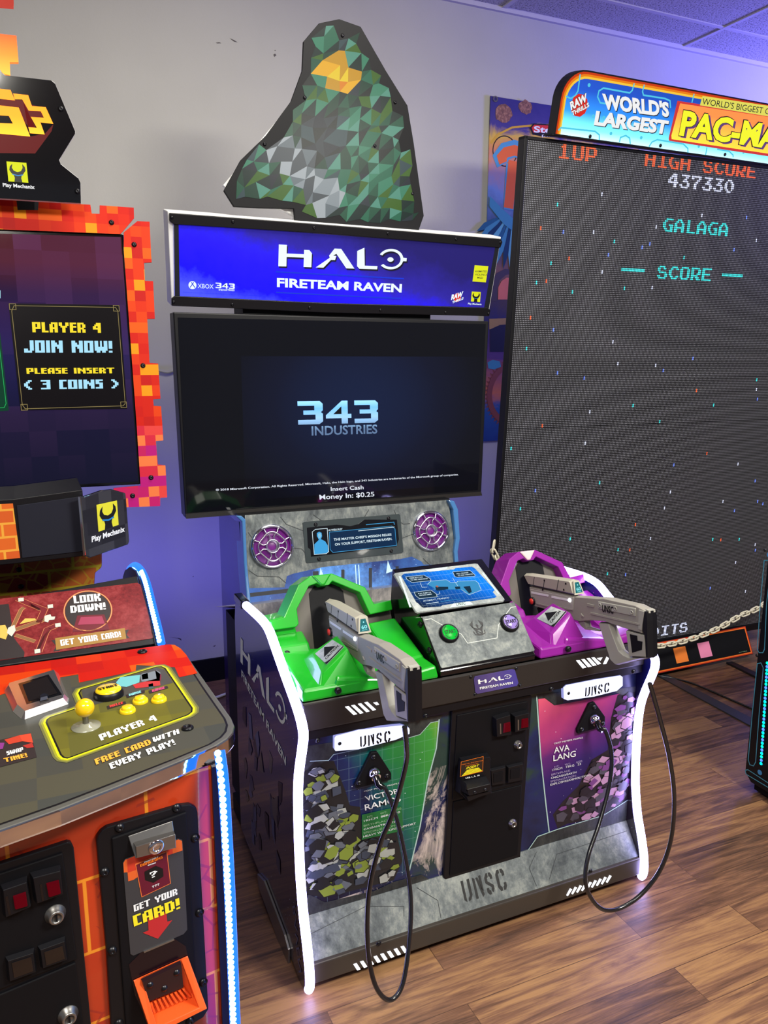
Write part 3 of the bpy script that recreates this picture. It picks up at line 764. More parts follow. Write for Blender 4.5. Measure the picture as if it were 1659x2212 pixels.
for k in range(4):
    a0, a1 = k/4, (k+.8)/4
    L = lambda p, q, t_: (p[0]+(q[0]-p[0])*t_, p[1]+(q[1]-p[1])*t_)
    A_, B_, C_, D_ = D5((283, 985), (345, 915), (468, 890), (508, 928))
    m.flat(BIF, BIF.q([L(A_, B_, a0), L(A_, B_, a1), L(D_, C_, a1), L(D_, C_, a0)]), YEL, .0018)
m.text(BIF, 'INSERT', *D5((330, 912), (462, 885), (345, 882)), YEL, .0018, bold=.02)
m.text(BIF, 'INSERT BILL ANY DIRECTION', *D5((285, 866), (515, 820), (285, 856)), ORG, .0018)
m.text(BIF, 'DO NOT FOLD BILL', *D5((325, 880), (468, 850), (325, 870)), ORG, .0018)
m.text(BIF, 'US$ 1, 5, 10', *D5((328, 1015), (480, 982), (326, 1000)), WHTP, .0018, bold=.03)
m.build('bill_label', bill, 'yellow and black insert label')

# triangular cable sockets
SOCK = []
for q, bl, pc in ((D1((820, 733), (890, 725), (1045, 965), (1045, 1035), (650, 1135), (637, 1100)), D1((848, 782), (685, 1070), (997, 990)), D1((845, 950))[0]),
                  (B7((1055, 105), (1085, 95), (1150, 185), (1150, 240), (980, 290), (978, 265)), B7((1080, 125), (1003, 262), (1133, 226)), B7((1075, 195))[0])):
    m = MB(); m.prism(AF, AF.q(q), BLKM, .002, .012); b_ = m.build('cable_bracket', cab, 'black triangular cable bracket', bevel=.002)
    for p in bl: bolt(AF, AF.px(*p), b_, .006, .012)
    u, v_ = AF.px(*pc); SOCK.append(AF.P(u, v_, .02))
    m = MB(); m.lathe(AF.P(u, v_, .012), (0, -1, -.35), [(.016, 0), (.016, .012), (.013, .014), (.013, .02)], CHROME, 18); m.build('cable_ring', b_, 'chrome ring')

# ---------------------------------------------------------------- gun holsters
YD = .766
def holster(cx, mat, pvec, labelc):
    hol = MB(); X = lambda a: cx+a
    def w(p): return Vector((cx+p[0], p[1], p[2]))
    hw = .1925
    # low left pad and right pad: stepped blocks
    def hx(b, t_, mt=mat): hol.hexa([w(p) for p in b]+[w(p) for p in t_], mt)
    # left floor pad
    hx([(-hw, 1.745, YD), (-.02, 1.745, YD), (-.02, 2.0, YD), (-hw, 2.0, YD)], [(-hw+.006, 1.752, YD+.030), (-.03, 1.752, YD+.030), (-.03, 1.97, YD+.042), (-hw+.002, 1.97, YD+.060)])
    # left ridge (carries the sticker)
    hx([(-.150, 1.748, YD+.02), (-.01, 1.748, YD), (-.01, 1.955, YD), (-.150, 1.925, YD+.03)], [(-.125, 1.790, YD+.052), (-.050, 1.800, YD+.105), (-.040, 1.900, YD+.105), (-.112, 1.900, YD+.066)])
    # block right of the ridge down to the lip
    hx([(-.115, 1.745, YD), (.06, 1.745, YD), (.06, 1.90, YD), (-.115, 1.90, YD)], [(-.095, 1.757, YD+.045), (.05, 1.752, YD+.022), (.05, 1.90, YD+.030), (-.085, 1.90, YD+.085)])
    # centre floor
    hx([(.04, 1.745, YD), (hw, 1.745, YD), (hw, 1.98, YD), (.04, 1.98, YD)], [(.05, 1.752, YD+.018), (hw-.006, 1.752, YD+.034), (hw-.006, 1.90, YD+.03), (.05, 1.90, YD+.014)])
    # right rising pad
    hx([(.075, 1.80, YD), (hw, 1.80, YD), (hw, 2.03, YD), (.075, 2.03, YD)], [(.10, 1.83, YD+.03), (hw-.004, 1.83, YD+.034), (hw-.004, 2.02, YD+.085), (.10, 2.02, YD+.08)])
    # rear left riser
    hx([(-hw, 1.93, YD), (-.09, 1.93, YD), (-.09, 2.05, YD), (-hw, 2.05, YD)], [(-hw, 1.965, YD+.070), (-.10, 1.965, YD+.070), (-.09, 2.05, YD+.075), (-hw, 2.05, YD+.075)])
    h = hol.build('gun_holster', cab, labelc, bevel=.006, seg=2)
    # grey back wall with the gun recess
    BWF = FX(2.022, YD, 2.105, .975)
    m = MB(); vv = lambda z: (z-YD)/(.975-YD)*math.hypot(.083, .975-YD)
    GB = plain('holster_backing', S(92, 86, 80), .55)
    def U(a): return cx+a
    out = [(U(-hw), 0), (U(hw), 0), (U(hw), vv(.868)), (U(.12), vv(.868)), (U(.115), vv(.93)), (U(.03), vv(.965)), (U(-.045), vv(.968)), (U(-.11), vv(.905)), (U(-.12), vv(.865)), (U(-hw), vv(.862))]
    m.prism(BWF, out, GB, -.04, 0.0)
    wb = m.build('holster_back', cab, 'grey back wall of the gun rest')
    m = MB(); m.prism(BWF, [(U(-.062), .0), (U(.055), .0), (U(.05), vv(.93)), (U(.03), vv(.955)), (U(-.035), vv(.955)), (U(-.055), vv(.935))], BLKM, .0005, .002)
    m.build('gun_recess', cab, 'dark slot the muzzle sits in')
    # arch trim, thick and bevelled
    m = MB()
    oa = [(-hw, .845), (-hw, .878), (-.150, .885), (-.095, .965), (-.055, .985), (.015, .985), (.115, .935), (.135, .888), (hw, .893), (hw, .855), (.110, .850), (.105, .860), (.086, .915), (.012, .952), (.002, .944), (-.028, .944), (-.038, .952), (-.058, .948), (-.100, .895), (-.100, .855), (-.112, .845)]
    AFc = FX(2.022, YD, 2.105, .975)
    m.prism(AFc, [(U(a), vv(z)) for a, z in oa], mat, -.05, .030, inset=.006)
    m.prism(AFc, [(U(a), vv(z)) for a, z in ((-.052, .980), (.012, .980), (-.014, .950), (-.026, .950))], mat if mat is GRN else plain('pale_badge', S(214, 190, 190), .35), .030, .034, inset=.003)
    # rear flare behind the arch
    m.hexa([w(p) for p in ((-hw, 2.04, .84), (-.11, 2.04, .84), (-.11, 2.20, .82), (-hw, 2.20, .82), (-hw, 2.05, .882), (-.12, 2.05, .895), (-.12, 2.14, .875), (-hw, 2.16, .86))], mat)
    m.build('holster_arch', cab, bevel=.003)
    # sticker on the ridge
    sp = [w(p) for p in ((-.125, 1.790, YD+.0535), (-.050, 1.800, YD+.1065), (-.040, 1.900, YD+.1065), (-.112, 1.900, YD+.0675))]
    nn_ = (sp[1]-sp[0]).cross(sp[3]-sp[0]).normalized(); c = sum(sp, Vector())/4
    SFc = Face(c, sp[3]*0+Vector((0, 1, 0)).cross(nn_) if False else (sp[1]-sp[0]), nn_.cross((sp[1]-sp[0])))
    m = MB(); m.prism(SFc, [(-.034, -.040), (.030, -.036), (.030, .030), (-.028, .040)], GREYL, 0, .0012)
    m.flat(SFc, [(-.022, -.006), (.0, .030), (.020, -.006)], BLKM, .002); m.text(SFc, 'CAUTION', (-.024, -.022), (.024, -.018), (-.024, -.012), BLKM, .002, bold=.02, uv=True)
    m.flat(SFc, [(-.034, -.040), (.030, -.036), (.030, -.032), (-.02, -.034), (-.034, -.028)], BLKM, .002)
    m.build('caution_sticker', h, 'grey caution sticker')
    for p, F_ in (((-.165, 1.985), None), ((-.10, 1.744), 'f'), ((.15, 1.99), None)):
        mm = MB(); ax = (0, -1, .15) if F_ else (0, -.75, .65); z = YD+.02 if F_ else YD+.05
        o_ = w((p[0], p[1]-(.006 if F_ else .03), z+(0 if F_ else .0)))
        mm.lathe(o_, ax, [(.009, -.004), (.009, .002), (.007, .006), (.002, .007), (.0001, .005)], SCREW, 14); mm.build('bolt', h)
    return h
HG = .76; HP = 1.4705
holster(HG, GRN, None, 'green moulded gun rest')
holster(HP, PUR, None, 'magenta moulded gun rest')
m = MB(); m.lathe((1.30, 2.03, .90), (-.5, -.6, .3), [(.016, 0), (.014, .006), (.006, .010), (.0001, .011)], glow('magenta_lamp', (1, .02, .7, 1), 2.5), 16); m.build('indicator_lamp', cab, 'glowing magenta lamp')

# ---------------------------------------------------------------- centre console
CX0, CX1 = .958, 1.264
m = MB()
pr = [(1.748, YD), (1.748, .782), (1.868, .900), (1.888, .893), (1.872, .905), (2.05, .990), (2.062, .986), (2.085, YD)]
F = FSIDE(CX0); m.prism(F, [(-y, z) for y, z in pr], BLKG, -(CX1-CX0), 0)
cons = m.build('console', cab, 'black centre console', bevel=.003)
CL = FX(1.748, .782, 1.868, .900); CU = FX(1.876, .906, 2.05, .989)
m = MB(); m.prism(CL, CL.q(D3((345, 650), (1318, 495), (1535, 1000), (1525, 1012), (560, 1192), (545, 1185))), GREYM, 0, .003)
PLN = plain('pale_line_print', S(190, 196, 190), .5)
m.stroke(CL, CL.q(D3((370, 685), (440, 672), (560, 740), (720, 815), (760, 835), (825, 930), (1135, 875), (1150, 740), (1210, 650), (1280, 555), (1335, 545))), .002, PLN, .0036)
# winged emblem
EMB = plain('emblem_print', S(44, 44, 46), .5); c = CL.px(*D3((935, 770))[0])
for sgn in (-1, 1):
    for k in range(4):
        m.stroke(CL, [(c[0]+sgn*(.004+.002*k), c[1]-.002-.002*k), (c[0]+sgn*(.016+.001*k), c[1]+.004+.002*k), (c[0]+sgn*(.010+.004*k), c[1]+.024-.003*k)], .0022, EMB, .0036)
    m.stroke(CL, [(c[0]+sgn*.004, c[1]-.022), (c[0]+sgn*.016, c[1]-.018), (c[0]+sgn*.018, c[1]-.008)], .003, EMB, .0036)
m.ring(CL, (c[0], c[1]-.012), .006, .011, EMB, .0036); m.stroke(CL, [(c[0]-.008, c[1]-.008), (c[0]+.008, c[1]-.018)], .002, EMB, .0038)
m.flat(CL, [(c[0]-.004, c[1]+.008), (c[0], c[1]-.004), (c[0]+.004, c[1]+.008), (c[0]-.002, c[1]+.014)], EMB, .0036)
m.build('button_panel', cons, 'worn grey metal button panel', bevel=.001)
for p, mt, lab in ((D3((625, 832))[0], glow('green_button_glow', (0.0, .75, .05, 1), .9), 'green lit start button'), (D3((1263, 722))[0], plain('purple_button_plastic', S(140, 120, 190), .15, coat=.6), 'purple start button')):
    u, v_ = CL.px(*p); m = MB()
    m.lathe(CL.P(u, v_, .003), CL.n, [(.0285, 0), (.0285, .007), (.026, .011), (.0235, .012)], BLK, 32)
    m.lathe(CL.P(u, v_, .014), CL.n, [(.0235, -.004), (.0235, 0), (.021, .0025), (.0001, .003)], mt, 32)
    m.ring(CL, (u, v_), .0185, .0205, BLK, .0175, 20, 75); m.ring(CL, (u, v_), .0185, .0205, BLK, .0175, 110, 160); m.ring(CL, (u, v_), .0185, .0205, BLK, .0175, 200, 250); m.ring(CL, (u, v_), .0185, .0205, BLK, .0175, 290, 340)
    m.text(CL, 'START', (u-.018, v_-.005), (u+.018, v_-.005), (u-.018, v_+.006), BLK, .0178, bold=.02, uv=True)
    m.build('start_button', cons, lab)
m = MB(); m.prism(CU, CU.q(D3((45, 205), (60, 190), (905, 90), (935, 95), (1222, 470), (1205, 492), (300, 612), (275, 600))), GREYL, 0, .004, inset=.002)
m.stroke(CU, CU.q(D3((110, 230), (225, 560))), .006, plain('pale_bar', S(180, 200, 200), .4), .0048); m.stroke(CU, CU.q(D3((985, 200), (1155, 420))), .006, plain('pale_bar', S(180, 200, 200), .4), .0048)
m.flat(CU, CU.q(D3((375, 162), (618, 130), (600, 160), (425, 190))), plain('pale_bar', S(180, 200, 200), .4), .0048)
m.flat(CU, CU.q(D3((635, 565), (680, 510), (835, 490), (890, 528))), plain('pale_bar', S(180, 200, 200), .4), .0048)
m.text(CU, 'UNSC', *D3((708, 545), (805, 528), (705, 515)), LINE, .0052)
frm = m.build('screen_frame', cons, 'grey angular screen surround')
m = MB()
SCB = grad('training_screen', (.35, 0, 1.0), .90, 1.08, [(0, (3, 14, 34)), (.35, (3, 56, 120)), (.62, (6, 90, 180)), (1, (4, 26, 70))], em=.75, grid=.0125)
m.prism(CU, CU.q(D3((130, 228), (155, 205), (680, 160), (700, 145), (870, 130), (905, 150), (1110, 375), (1090, 395), (1130, 445), (1110, 458), (560, 535), (545, 548), (365, 562), (345, 555), (300, 510), (285, 505))), SCB, .0040, .0048)
SW = glow('screen_white', (.75, .92, 1, 1), 1.0); SB = glow('screen_pale_blue', (.06, .38, .75, 1), .8); SD = glow('screen_dark', (.01, .05, .1, 1), .6); SO = glow('screen_orange', (.7, .2, .12, 1), .7)
hh = .0054
for q in (D3((175, 240), (365, 222), (430, 258), (440, 280), (240, 300), (185, 265)), D3((262, 402), (440, 380), (495, 420), (505, 450), (320, 470), (280, 440)), D3((668, 188), (850, 172), (900, 215), (905, 232), (715, 245), (690, 235))):
    m.flat(CU, CU.q(q), SD, hh); m.stroke(CU, CU.q(q), .0014, SW, hh+.0003, closed=True)
for s_, a in (('PRESS BUTTON', D3((215, 262), (355, 248), (213, 250))), ('TO FIRE GRENADES', D3((225, 282), (405, 264), (223, 270))), ('PULL PUMP TO', D3((305, 425), (440, 410), (303, 413))), ('RELOAD AMMO', D3((318, 444), (450, 428), (316, 432))), ('PULL TRIGGER', D3((710, 215), (835, 200), (708, 203))), ('TO FIRE WEAPON', D3((720, 234), (885, 216), (718, 222)))):
    m.text(CU, s_, *a, SW, hh+.0006, bold=.02)
m.flat(CU, CU.q(D3((400, 320), (440, 285), (600, 270), (650, 300), (710, 300), (720, 285), (905, 280), (935, 300), (970, 370), (840, 430), (760, 375), (690, 372), (480, 375), (470, 355))), SB, hh)
m.stroke(CU, CU.q(D3((400, 320), (440, 285), (600, 270), (650, 300), (710, 300), (720, 285), (905, 280), (935, 300), (970, 380), (840, 430), (760, 375))), .0012, SW, hh+.0003)
m.flat(CU, CU.q(D3((485, 345), (620, 345), (622, 370), (510, 385), (490, 375))), SD, hh+.0004); m.flat(CU, CU.q(D3((690, 345), (745, 342), (750, 368), (700, 372))), SD, hh+.0004); m.disc(CU, CU.px(*D3((504, 342))[0]), .004, SO, hh+.0006)
m.flat(CU, CU.q(D3((780, 345), (850, 335), (870, 400), (840, 415))), SD, hh+.0004)
for q in (D3((325, 300), (345, 350), (400, 348)), D3((505, 428), (530, 420), (528, 395)), D3((668, 250), (690, 290), (722, 335))): m.stroke(CU, CU.q(q), .0012, SW, hh+.0003)
m.text(CU, '#COMBAT_TRAINING', *D3((358, 502), (632, 465), (356, 488)), SW, hh+.0004, bold=.01)
m.stroke(CU, CU.q(D3((390, 525), (520, 505))), .002, SW, hh); m.stroke(CU, CU.q(D3((540, 500), (745, 472))), .002, SB, hh)
m.build('instruction_screen', cons, 'glowing blue instruction screen')
CSF = FSIDE(CX0)
for p in D3((330, 728), (425, 1003)): bolt(CSF, CSF.px(*p), cons, .008, 0)

# ---------------------------------------------------------------- tower: speaker panel, monitor, marquee, topper
TX0, TX1 = .675, 1.555
m = MB()
FT_ = FSIDE(TX0)
m.prism(FT_, [(-2.790, 1.036), (-3.12, 1.036), (-3.12, -.0), (-2.745, 0), (-2.745, .69), (-2.716, .70)], SIDEM, -(TX1-TX0), 0, side=BLKM)
m.box((TX0+.06, 2.87, 1.04), (TX1-.06, 3.0, 2.0), BLKM)
tower = m.build('tower', cab, 'rear column carrying screen and marquee')
SPF = FX(2.702, .722, 2.772, 1.04)
m = MB(); m.prism(SPF, SPF.q([(536, 1308), (529, 1113), (968, 1080), (990, 1228)]), GREYM, -.012, 0)
# circuit-like artwork strip at the bottom
ART = grad('reactor_print', (1, 0, .2), -.45, .45, [(0, (20, 40, 80)), (.25, (40, 90, 170)), (.45, (24, 50, 120)), (.6, (90, 150, 230)), (.8, (20, 44, 110)), (1, (44, 90, 160))], stars=55, warp=.9)
m.flat(SPF, SPF.q(B4((165, 545), (385, 540), (400, 470), (440, 455), (620, 415), (1100, 365), (1170, 350), (1230, 380), (1245, 400), (1430, 400), (1440, 560), (170, 640))), ART, .0008)
NAVY = plain('dark_navy_print', S(16, 22, 34), .4)
CY = plain('pale_cyan_print', S(190, 230, 250), .4)
m.flat(SPF, SPF.q(B4((168, 600), (170, 575), (430, 545), (430, 570))), NAVY, .0012)
for a, b in ((560, 595), (735, 755), (905, 925), (1070, 1090)): m.flat(SPF, SPF.q(B4((a, 445-a*.06+30), (b, 445-b*.06+30), (b, 560), (a, 560))), NAVY, .0012)
for a in (822, 842): m.stroke(SPF, SPF.q(B4((a, 400), (a+8, 545))), .004, CY, .0014)
for p in B4((620, 465), (1035, 420)): 
    u, v_ = SPF.px(*p); m.flat(SPF, [(u-.018, v_-.02), (u-.006, v_+.03), (u+.004, v_-.004), (u+.02, v_-.012)], CY, .0014)
# panel joint lines
for ln in (B4((360, 105), (395, 150), (540, 205), (500, 208)), B4((560, 90), (610, 125), (770, 140)), B4((870, 120), (905, 60)), B4((445, 298), (490, 302), (515, 330), (518, 385)), B4((1100, 240), (1180, 210), (1180, 160)),
           B4((165, 435), (215, 470), (350, 475), (395, 515)), B4((1240, 360), (1290, 410), (1410, 395)), B4((1060, 60), (1090, 130), (1120, 150), (1160, 145)), B4((160, 200), (185, 235))):
    m.stroke(SPF, SPF.q(ln), .0022, LINE, .0010)
spk = m.build('speaker_panel', cab, 'worn metal print panel with two speakers')
# tinted trim of the tower edges
BTR = plain('blue_edge_print', S(70, 120, 176), .2, coat=.5)
for q, X in ((B4((80, 97), (115, 97), (140, 120), (150, 395), (175, 640), (150, 640), (130, 395), (118, 135)), TX0), (B4((1390, 0), (1425, 5), (1450, 60), (1462, 240), (1448, 320), (1455, 400), (1430, 400), (1425, 320), (1435, 240), (1420, 60)), TX1)):
    F = FX(2.70, .70, 2.765, 1.06); m = MB(); m.prism(F, F.q(q), BTR, -.09, .012); m.build('edge_trim', cab, 'glossy blue edge trim', bevel=.004)
# info screen
m = MB(); TINT = plain('tinted_plate', S(56, 64, 66), .2, coat=.6)
m.prism(SPF, SPF.q(D4((105, 222), (120, 212), (1035, 135), (1050, 145), (1080, 500), (1065, 515), (145, 612), (135, 600))), TINT, 0, .003)
m.prism(SPF, SPF.q(D4((145, 268), (430, 240), (500, 245), (560, 255), (640, 235), (700, 190), (1015, 190), (1035, 380), (1010, 450), (185, 550), (180, 480), (155, 460))), BLKG, .003, .0045)
inf = m.build('info_display', cab, 'small blue-lit message display', bevel=.001)
m = MB(); HB = .0052
SCR2 = grad('message_screen_blue', (0, 0, 1), -.05, .12, [(0, (8, 20, 40)), (.5, (16, 70, 140)), (1, (10, 30, 70))], em=.8)
m.flat(SPF, SPF.q(D4((360, 312), (975, 258), (1005, 285), (1010, 440), (395, 508), (365, 475))), glow('message_dark', (.004, .03, .09, 1), .8), HB)
m.stroke(SPF, SPF.q(D4((360, 312), (965, 253), (995, 280), (1010, 440), (395, 508), (368, 480))), .0022, SB, HB+.0002, closed=True)
m.stroke(SPF, SPF.q(D4((715, 240), (985, 215), (990, 240))), .0030, SB, HB); m.stroke(SPF, SPF.q(D4((640, 300), (990, 262))), .0022, SW, HB+.0004)
m.stroke(SPF, SPF.q(D4((195, 310), (225, 285), (340, 275), (355, 500), (330, 520), (215, 528))), .0020, SW, HB, closed=True)
m.flat(SPF, SPF.q(D4((215, 525), (215, 430), (245, 400), (260, 385), (240, 350), (240, 320), (262, 308), (285, 318), (290, 350), (280, 380), (320, 400), (345, 440), (350, 500), (330, 515))), glow('portrait_blue', (.06, .42, .85, 1), .9), HB+.0002)
m.flat(SPF, SPF.q(D4((250, 330), (275, 318), (285, 345), (270, 372), (255, 370))), glow('portrait_pale', (.3, .7, .95, 1), .8), HB+.0004)
m.text(SPF, "THE MASTER CHIEF'S MISSION RELIES", *D4((403, 395), (962, 345), (402, 372)), SW, HB+.0006, bold=.02)
m.text(SPF, 'ON YOUR SUPPORT, FIRETEAM RAVEN.', *D4((415, 443), (968, 387), (413, 419)), SW, HB+.0006, bold=.02)
m.text(SPF, 'AI WELLSLEY', *D4((350, 302), (488, 290), (349, 284)), SW, HB+.0006, bold=.02)
m.build('message_screen', inf, 'glowing blue message with a small portrait')
for p in D4((230, 238), (935, 178), (262, 573), (962, 495)): bolt(SPF, SPF.px(*p), inf, .006, .003)
# speakers
CONE = plain('purple_speaker_cloth', S(104, 16, 120), .4)
for p in (B4((306, 286))[0], B4((1283, 190))[0]):
    u, v_ = SPF.px(*p); rr = .082; m = MB()
    m.lathe(SPF.P(u, v_, 0), SPF.n, [(rr, 0), (rr, .010), (rr*.965, .017), (rr*.90, .019), (rr*.86, .014), (rr*.84, .001)], CHROME, 48, caps=False)
    m.lathe(SPF.P(u, v_, .008), SPF.n, [(rr*.18, 0), (rr*.27, .010), (rr*.30, .012), (rr*.33, .006), (rr*.33, 0)], CHRS, 28, caps=False)
    for k in range(8):
        a = 2*PI*k/8+PI/8; ca_, sa_ = math.cos(a), math.sin(a)
        m.tube([SPF.P(u+rr*.86*ca_, v_+rr*.86*sa_, .012), SPF.P(u+rr*.66*ca_, v_+rr*.66*sa_, .014)], .0028, CHRS, 8)
    ring_ = [SPF.P(u+rr*.62*math.cos(2*PI*k/40)*(1+.06*math.cos(4*2*PI*k/40)), v_+rr*.62*math.sin(2*PI*k/40)*(1+.06*math.cos(4*2*PI*k/40)), .014) for k in range(40)]
    m.tube(ring_, .0030, CHRS, 8, closed=True)
    for k in range(4):
        a = 2*PI*k/4; cc = lambda r_, b: SPF.P(u+r_*rr*math.cos(a+b), v_+r_*rr*math.sin(a+b), .013)
        m.tube([cc(.32, .35), cc(.45, .20), cc(.62, .32)], .0026, CHRS, 8); m.tube([cc(.32, -.35), cc(.45, -.20), cc(.62, -.32)], .0026, CHRS, 8)
    s_ = m.build('speaker', cab, 'round chrome speaker grille')
    m = MB(); m.lathe(SPF.P(u, v_, 0), SPF.n, [(rr*.85, .001), (rr*.84, .003), (rr*.30, .0035), (rr*.27, .006), (.0001, .006)], CONE, 32); m.build('speaker_cloth', s_, 'purple cloth under the grille')

# monitor
TVF = FX(2.84, 1, 2.84, 2)
m = MB(); q = TVF.q([(374, 674), (1056, 694), (1040, 1066), (400, 1118)])
m.prism(TVF, q, BLK, -.075, 0.0); tv = m.build('monitor', cab, 'large flat monitor', bevel=.004)
m = MB(); q = TVF.q([(384, 686), (1049, 700), (1032, 1058), (404, 1108)])
t = NT('monitor_screen'); v = t.tc(); s_ = t.sep(v)
dx = t.math('SUBTRACT', s_[0], 0.06); dz = t.math('SUBTRACT', s_[2], 1.46)
rr2 = t.math('ADD', t.math('MULTIPLY', t.math('MULTIPLY', dx, dx), 3.0), t.math('MULTIPLY', t.math('MULTIPLY', dz, dz), 4.5))
band = t.math('MULTIPLY', t.math('LESS_THAN', s_[2], 1.638), t.math('GREATER_THAN', s_[2], 1.11))
band = t.math('MULTIPLY', band, t.math('GREATER_THAN', s_[0], -0.40)); 
cc_ = t.ramp(rr2, [(0, S(14, 28, 62)), (.35, S(8, 14, 38)), (.8, S(3, 5, 16)), (1, S(2, 3, 10))])
cm = t.mix(band, S(1, 2, 5), cc_); t.out((.004, .004, .006, 1), .05, 0, cm, .9)
t.b.inputs['Specular IOR Level'].default_value = .38
m.prism(TVF, q, t.m, 0.0, .0015)
TG = grad('studio_logo_glow', (0, 0, 1), 1.36, 1.50, [(0, (70, 90, 120)), (.35, (120, 160, 200)), (.6, (90, 150, 210)), (1, (150, 200, 245))], em=.85)
def n343(m, F, BL, BR, TL, mat, h):
    BL, BR, TL = F.px(*BL), F.px(*BR), F.px(*TL); o = Vector(BL); ux = (Vector(BR)-o)/3.3; uy = Vector(TL)-o
    for k in (0, 2.3):
        for q_ in ([(0, 1), (0, .80), (.66, .80), (.66, .60), (.22, .60), (.22, .42), (.70, .42), (.70, .20), (0, .20), (0, 0), (.85, 0), (1, .12), (1, .45), (.92, .52), (1, .60), (1, .88), (.88, 1)],):
            m.flat(F, [tuple(o+ux*(x+k)+uy*y) for x, y in q_], mat, h)
    m.flat(F, [tuple(o+ux*(x+1.12)+uy*y) for x, y in [(0, .38), (.66, 1), (.90, 1), (.90, .42), (1.05, .42), (1.05, .24), (.90, .24), (.90, 0), (.64, 0), (.64, .24), (0, .24)]], mat, h)
    m.flat(F, [tuple(o+ux*(x+1.12)+uy*y) for x, y in [(.30, .42), (.64, .42), (.64, .76)]], BLKG, h+.0003)
n343(m, TVF, *A8((622, 312), (1014, 302), (618, 197)), TG, .0030)
m.text(TVF, 'INDUSTRIES', *A8((688, 364), (1010, 354), (687, 318)), TG, .0030, bold=.02)
SWT = glow('screen_text', (.85, .9, 1, 1), .95)
m.text(TVF, '© 2018 Microsoft Corporation. All Rights Reserved. Microsoft, Halo, the Halo logo, and 343 Industries are trademarks of the Microsoft group of companies.', *A8((218, 637), (1408, 560), (217, 627)), SWT, .0030, bold=.015)
m.text(TVF, 'Insert Cash', *A8((782, 637), (943, 628), (781, 617)), SWT, .0030, bold=.015)
m.text(TVF, 'Money In: $0.25', *A8((727, 679), (996, 663), (725, 655)), SWT, .0030, bold=.015)
m.build('screen', tv, 'dark screen with a pale blue studio logo and white text')
m = MB(); q = TVF.q([(400, 1110), (1038, 1062), (1040, 1070), (402, 1120)]); m.prism(TVF, q, BRONZE, -.06, .006); m.build('bottom_rail', tv)

# marquee box
MQ = FX(2.844, 1.778, 2.776, 2.068)
m = MB(); m.prism(MQ, MQ.q([(362, 456), (1084, 512), (1056, 684), (371, 662)]), WHT, -.09, -.004); mq = m.build('marquee', cab, 'light box with a white case', bevel=.003)
m = MB(); MQP = grad('marquee_print', (-.25, 0, -1), -2.08, -1.72, [(0, (28, 24, 84)), (.3, (36, 30, 130)), (.55, (30, 20, 220)), (.8, (20, 14, 252)), (1, (60, 70, 240))], em=.78, warp=.5)
m.prism(MQ, MQ.q([(376, 482), (1074, 534), (1050, 668), (378, 640)]), MQP, -.004, .0)
m.flat(MQ, MQ.q(A6((155, 225), (200, 225), (212, 920), (165, 920))), NAVY, .0006); m.flat(MQ, MQ.q(A7((1495, 420), (1530, 420), (1440, 960), (1398, 955))), NAVY, .0006)
MW = glow('marquee_white', (.80, .93, 1, 1), 1.15); MS = plain('marquee_shadow', S(8, 8, 30), .4)
MBU = glow('marquee_blue_line', (.02, .05, .8, 1), .9)
HALO(m, MQ, (603, 578.5), (874, 587), (604.5, 531.5), MS, .0010); HALO(m, MQ, (601, 575), (872, 583.5), (602, 528), MW, .0016)
m.text(MQ, 'FIRETEAM RAVEN', (598, 619), (867, 631), (598, 600), MW, .0016, bold=.035)
for a, b in (((596, 587), (872, 602)), ((596, 631.5), (866, 645))): m.stroke(MQ, MQ.q([a, b]), .005, MBU, .0010)
u, v_ = MQ.px(*A6((330, 812))[0]); m.disc(MQ, (u, v_), .0135, MW, .0012)
for a, b in ((( -.0085, -.008), (.004, .010)), ((.0085, -.008), (-.004, .010))): m.stroke(MQ, [(u+a[0], v_+a[1]), (u+b[0], v_+b[1])], .0028, MBU, .0018)
m.text(MQ, 'XBOX', *A6((380, 838), (528, 845), (380, 795)), MW, .0016)
n343(m, MQ, *A6((548, 838), (728, 848), (548, 787)), MW, .0016)
m.text(MQ, 'INDUSTRIES', *A6((578, 862), (726, 868), (578, 846)), MW, .0020, bold=.02)
m.text(MQ, '© 2018 Microsoft Corporation. All Rights Reserved. Microsoft, Halo, the Halo logo, Xbox, the Xbox logo, and 343 Industries are trademarks of the Microsoft group of companies.', *A6((240, 880), (1065, 918), (240, 872)), MBU, .0016)
YE = glow('lit_yellow', (.82, .86, .02, 1), .95)
m.flat(MQ, MQ.q(A7((1315, 578), (1435, 586), (1413, 728), (1296, 720))), YE, .0012)
for s_, y in (('ANIMATED', 640), ('VIOLENCE', 668), ('MILD', 695)):
    a = 1318 if s_ != 'MILD' else 1338; b = 1422 if s_ != 'MILD' else 1388; m.text(MQ, s_, *A7((a, y), (b, y+1), (a, y-18)), MS, .0018, bold=.01)
def wrench(m, F, q, mats, h):          # yellow square with a black open-end wrench; q = TL, TR, BR, BL in uv
    y_, k_, b_ = mats; P = [Vector(p) for p in q]
    def B(x, y): a = P[3].lerp(P[2], x); b = P[0].lerp(P[1], x); c_ = a.lerp(b, y); return (c_.x, c_.y)
    m.flat(F, [B(0, 0), B(1, 0), B(1, 1), B(0, 1)], y_, h)
    pts = [(.10, .58), (.14, .76), (.28, .90), (.24, .70), (.32, .56), (.50, .50), (.68, .56), (.78, .72), (.78, .92), (.90, .78), (.92, .60), (.80, .44), (.70, .34), (.66, .20), (.70, 0), (.30, 0), (.34, .20), (.30, .34), (.18, .44)]
    m.flat(F, [B(*p) for p in pts], k_, h+.0004)
    m.stroke(F, [B(*p) for p in ((.22, .38), (.5, .32), (.78, .38))], (P[1]-P[0]).length*.05, b_, h+.0008)
KB = plain('print_black', S(12, 12, 14), .4); BL_ = plain('print_blue', S(30, 120, 190), .4)
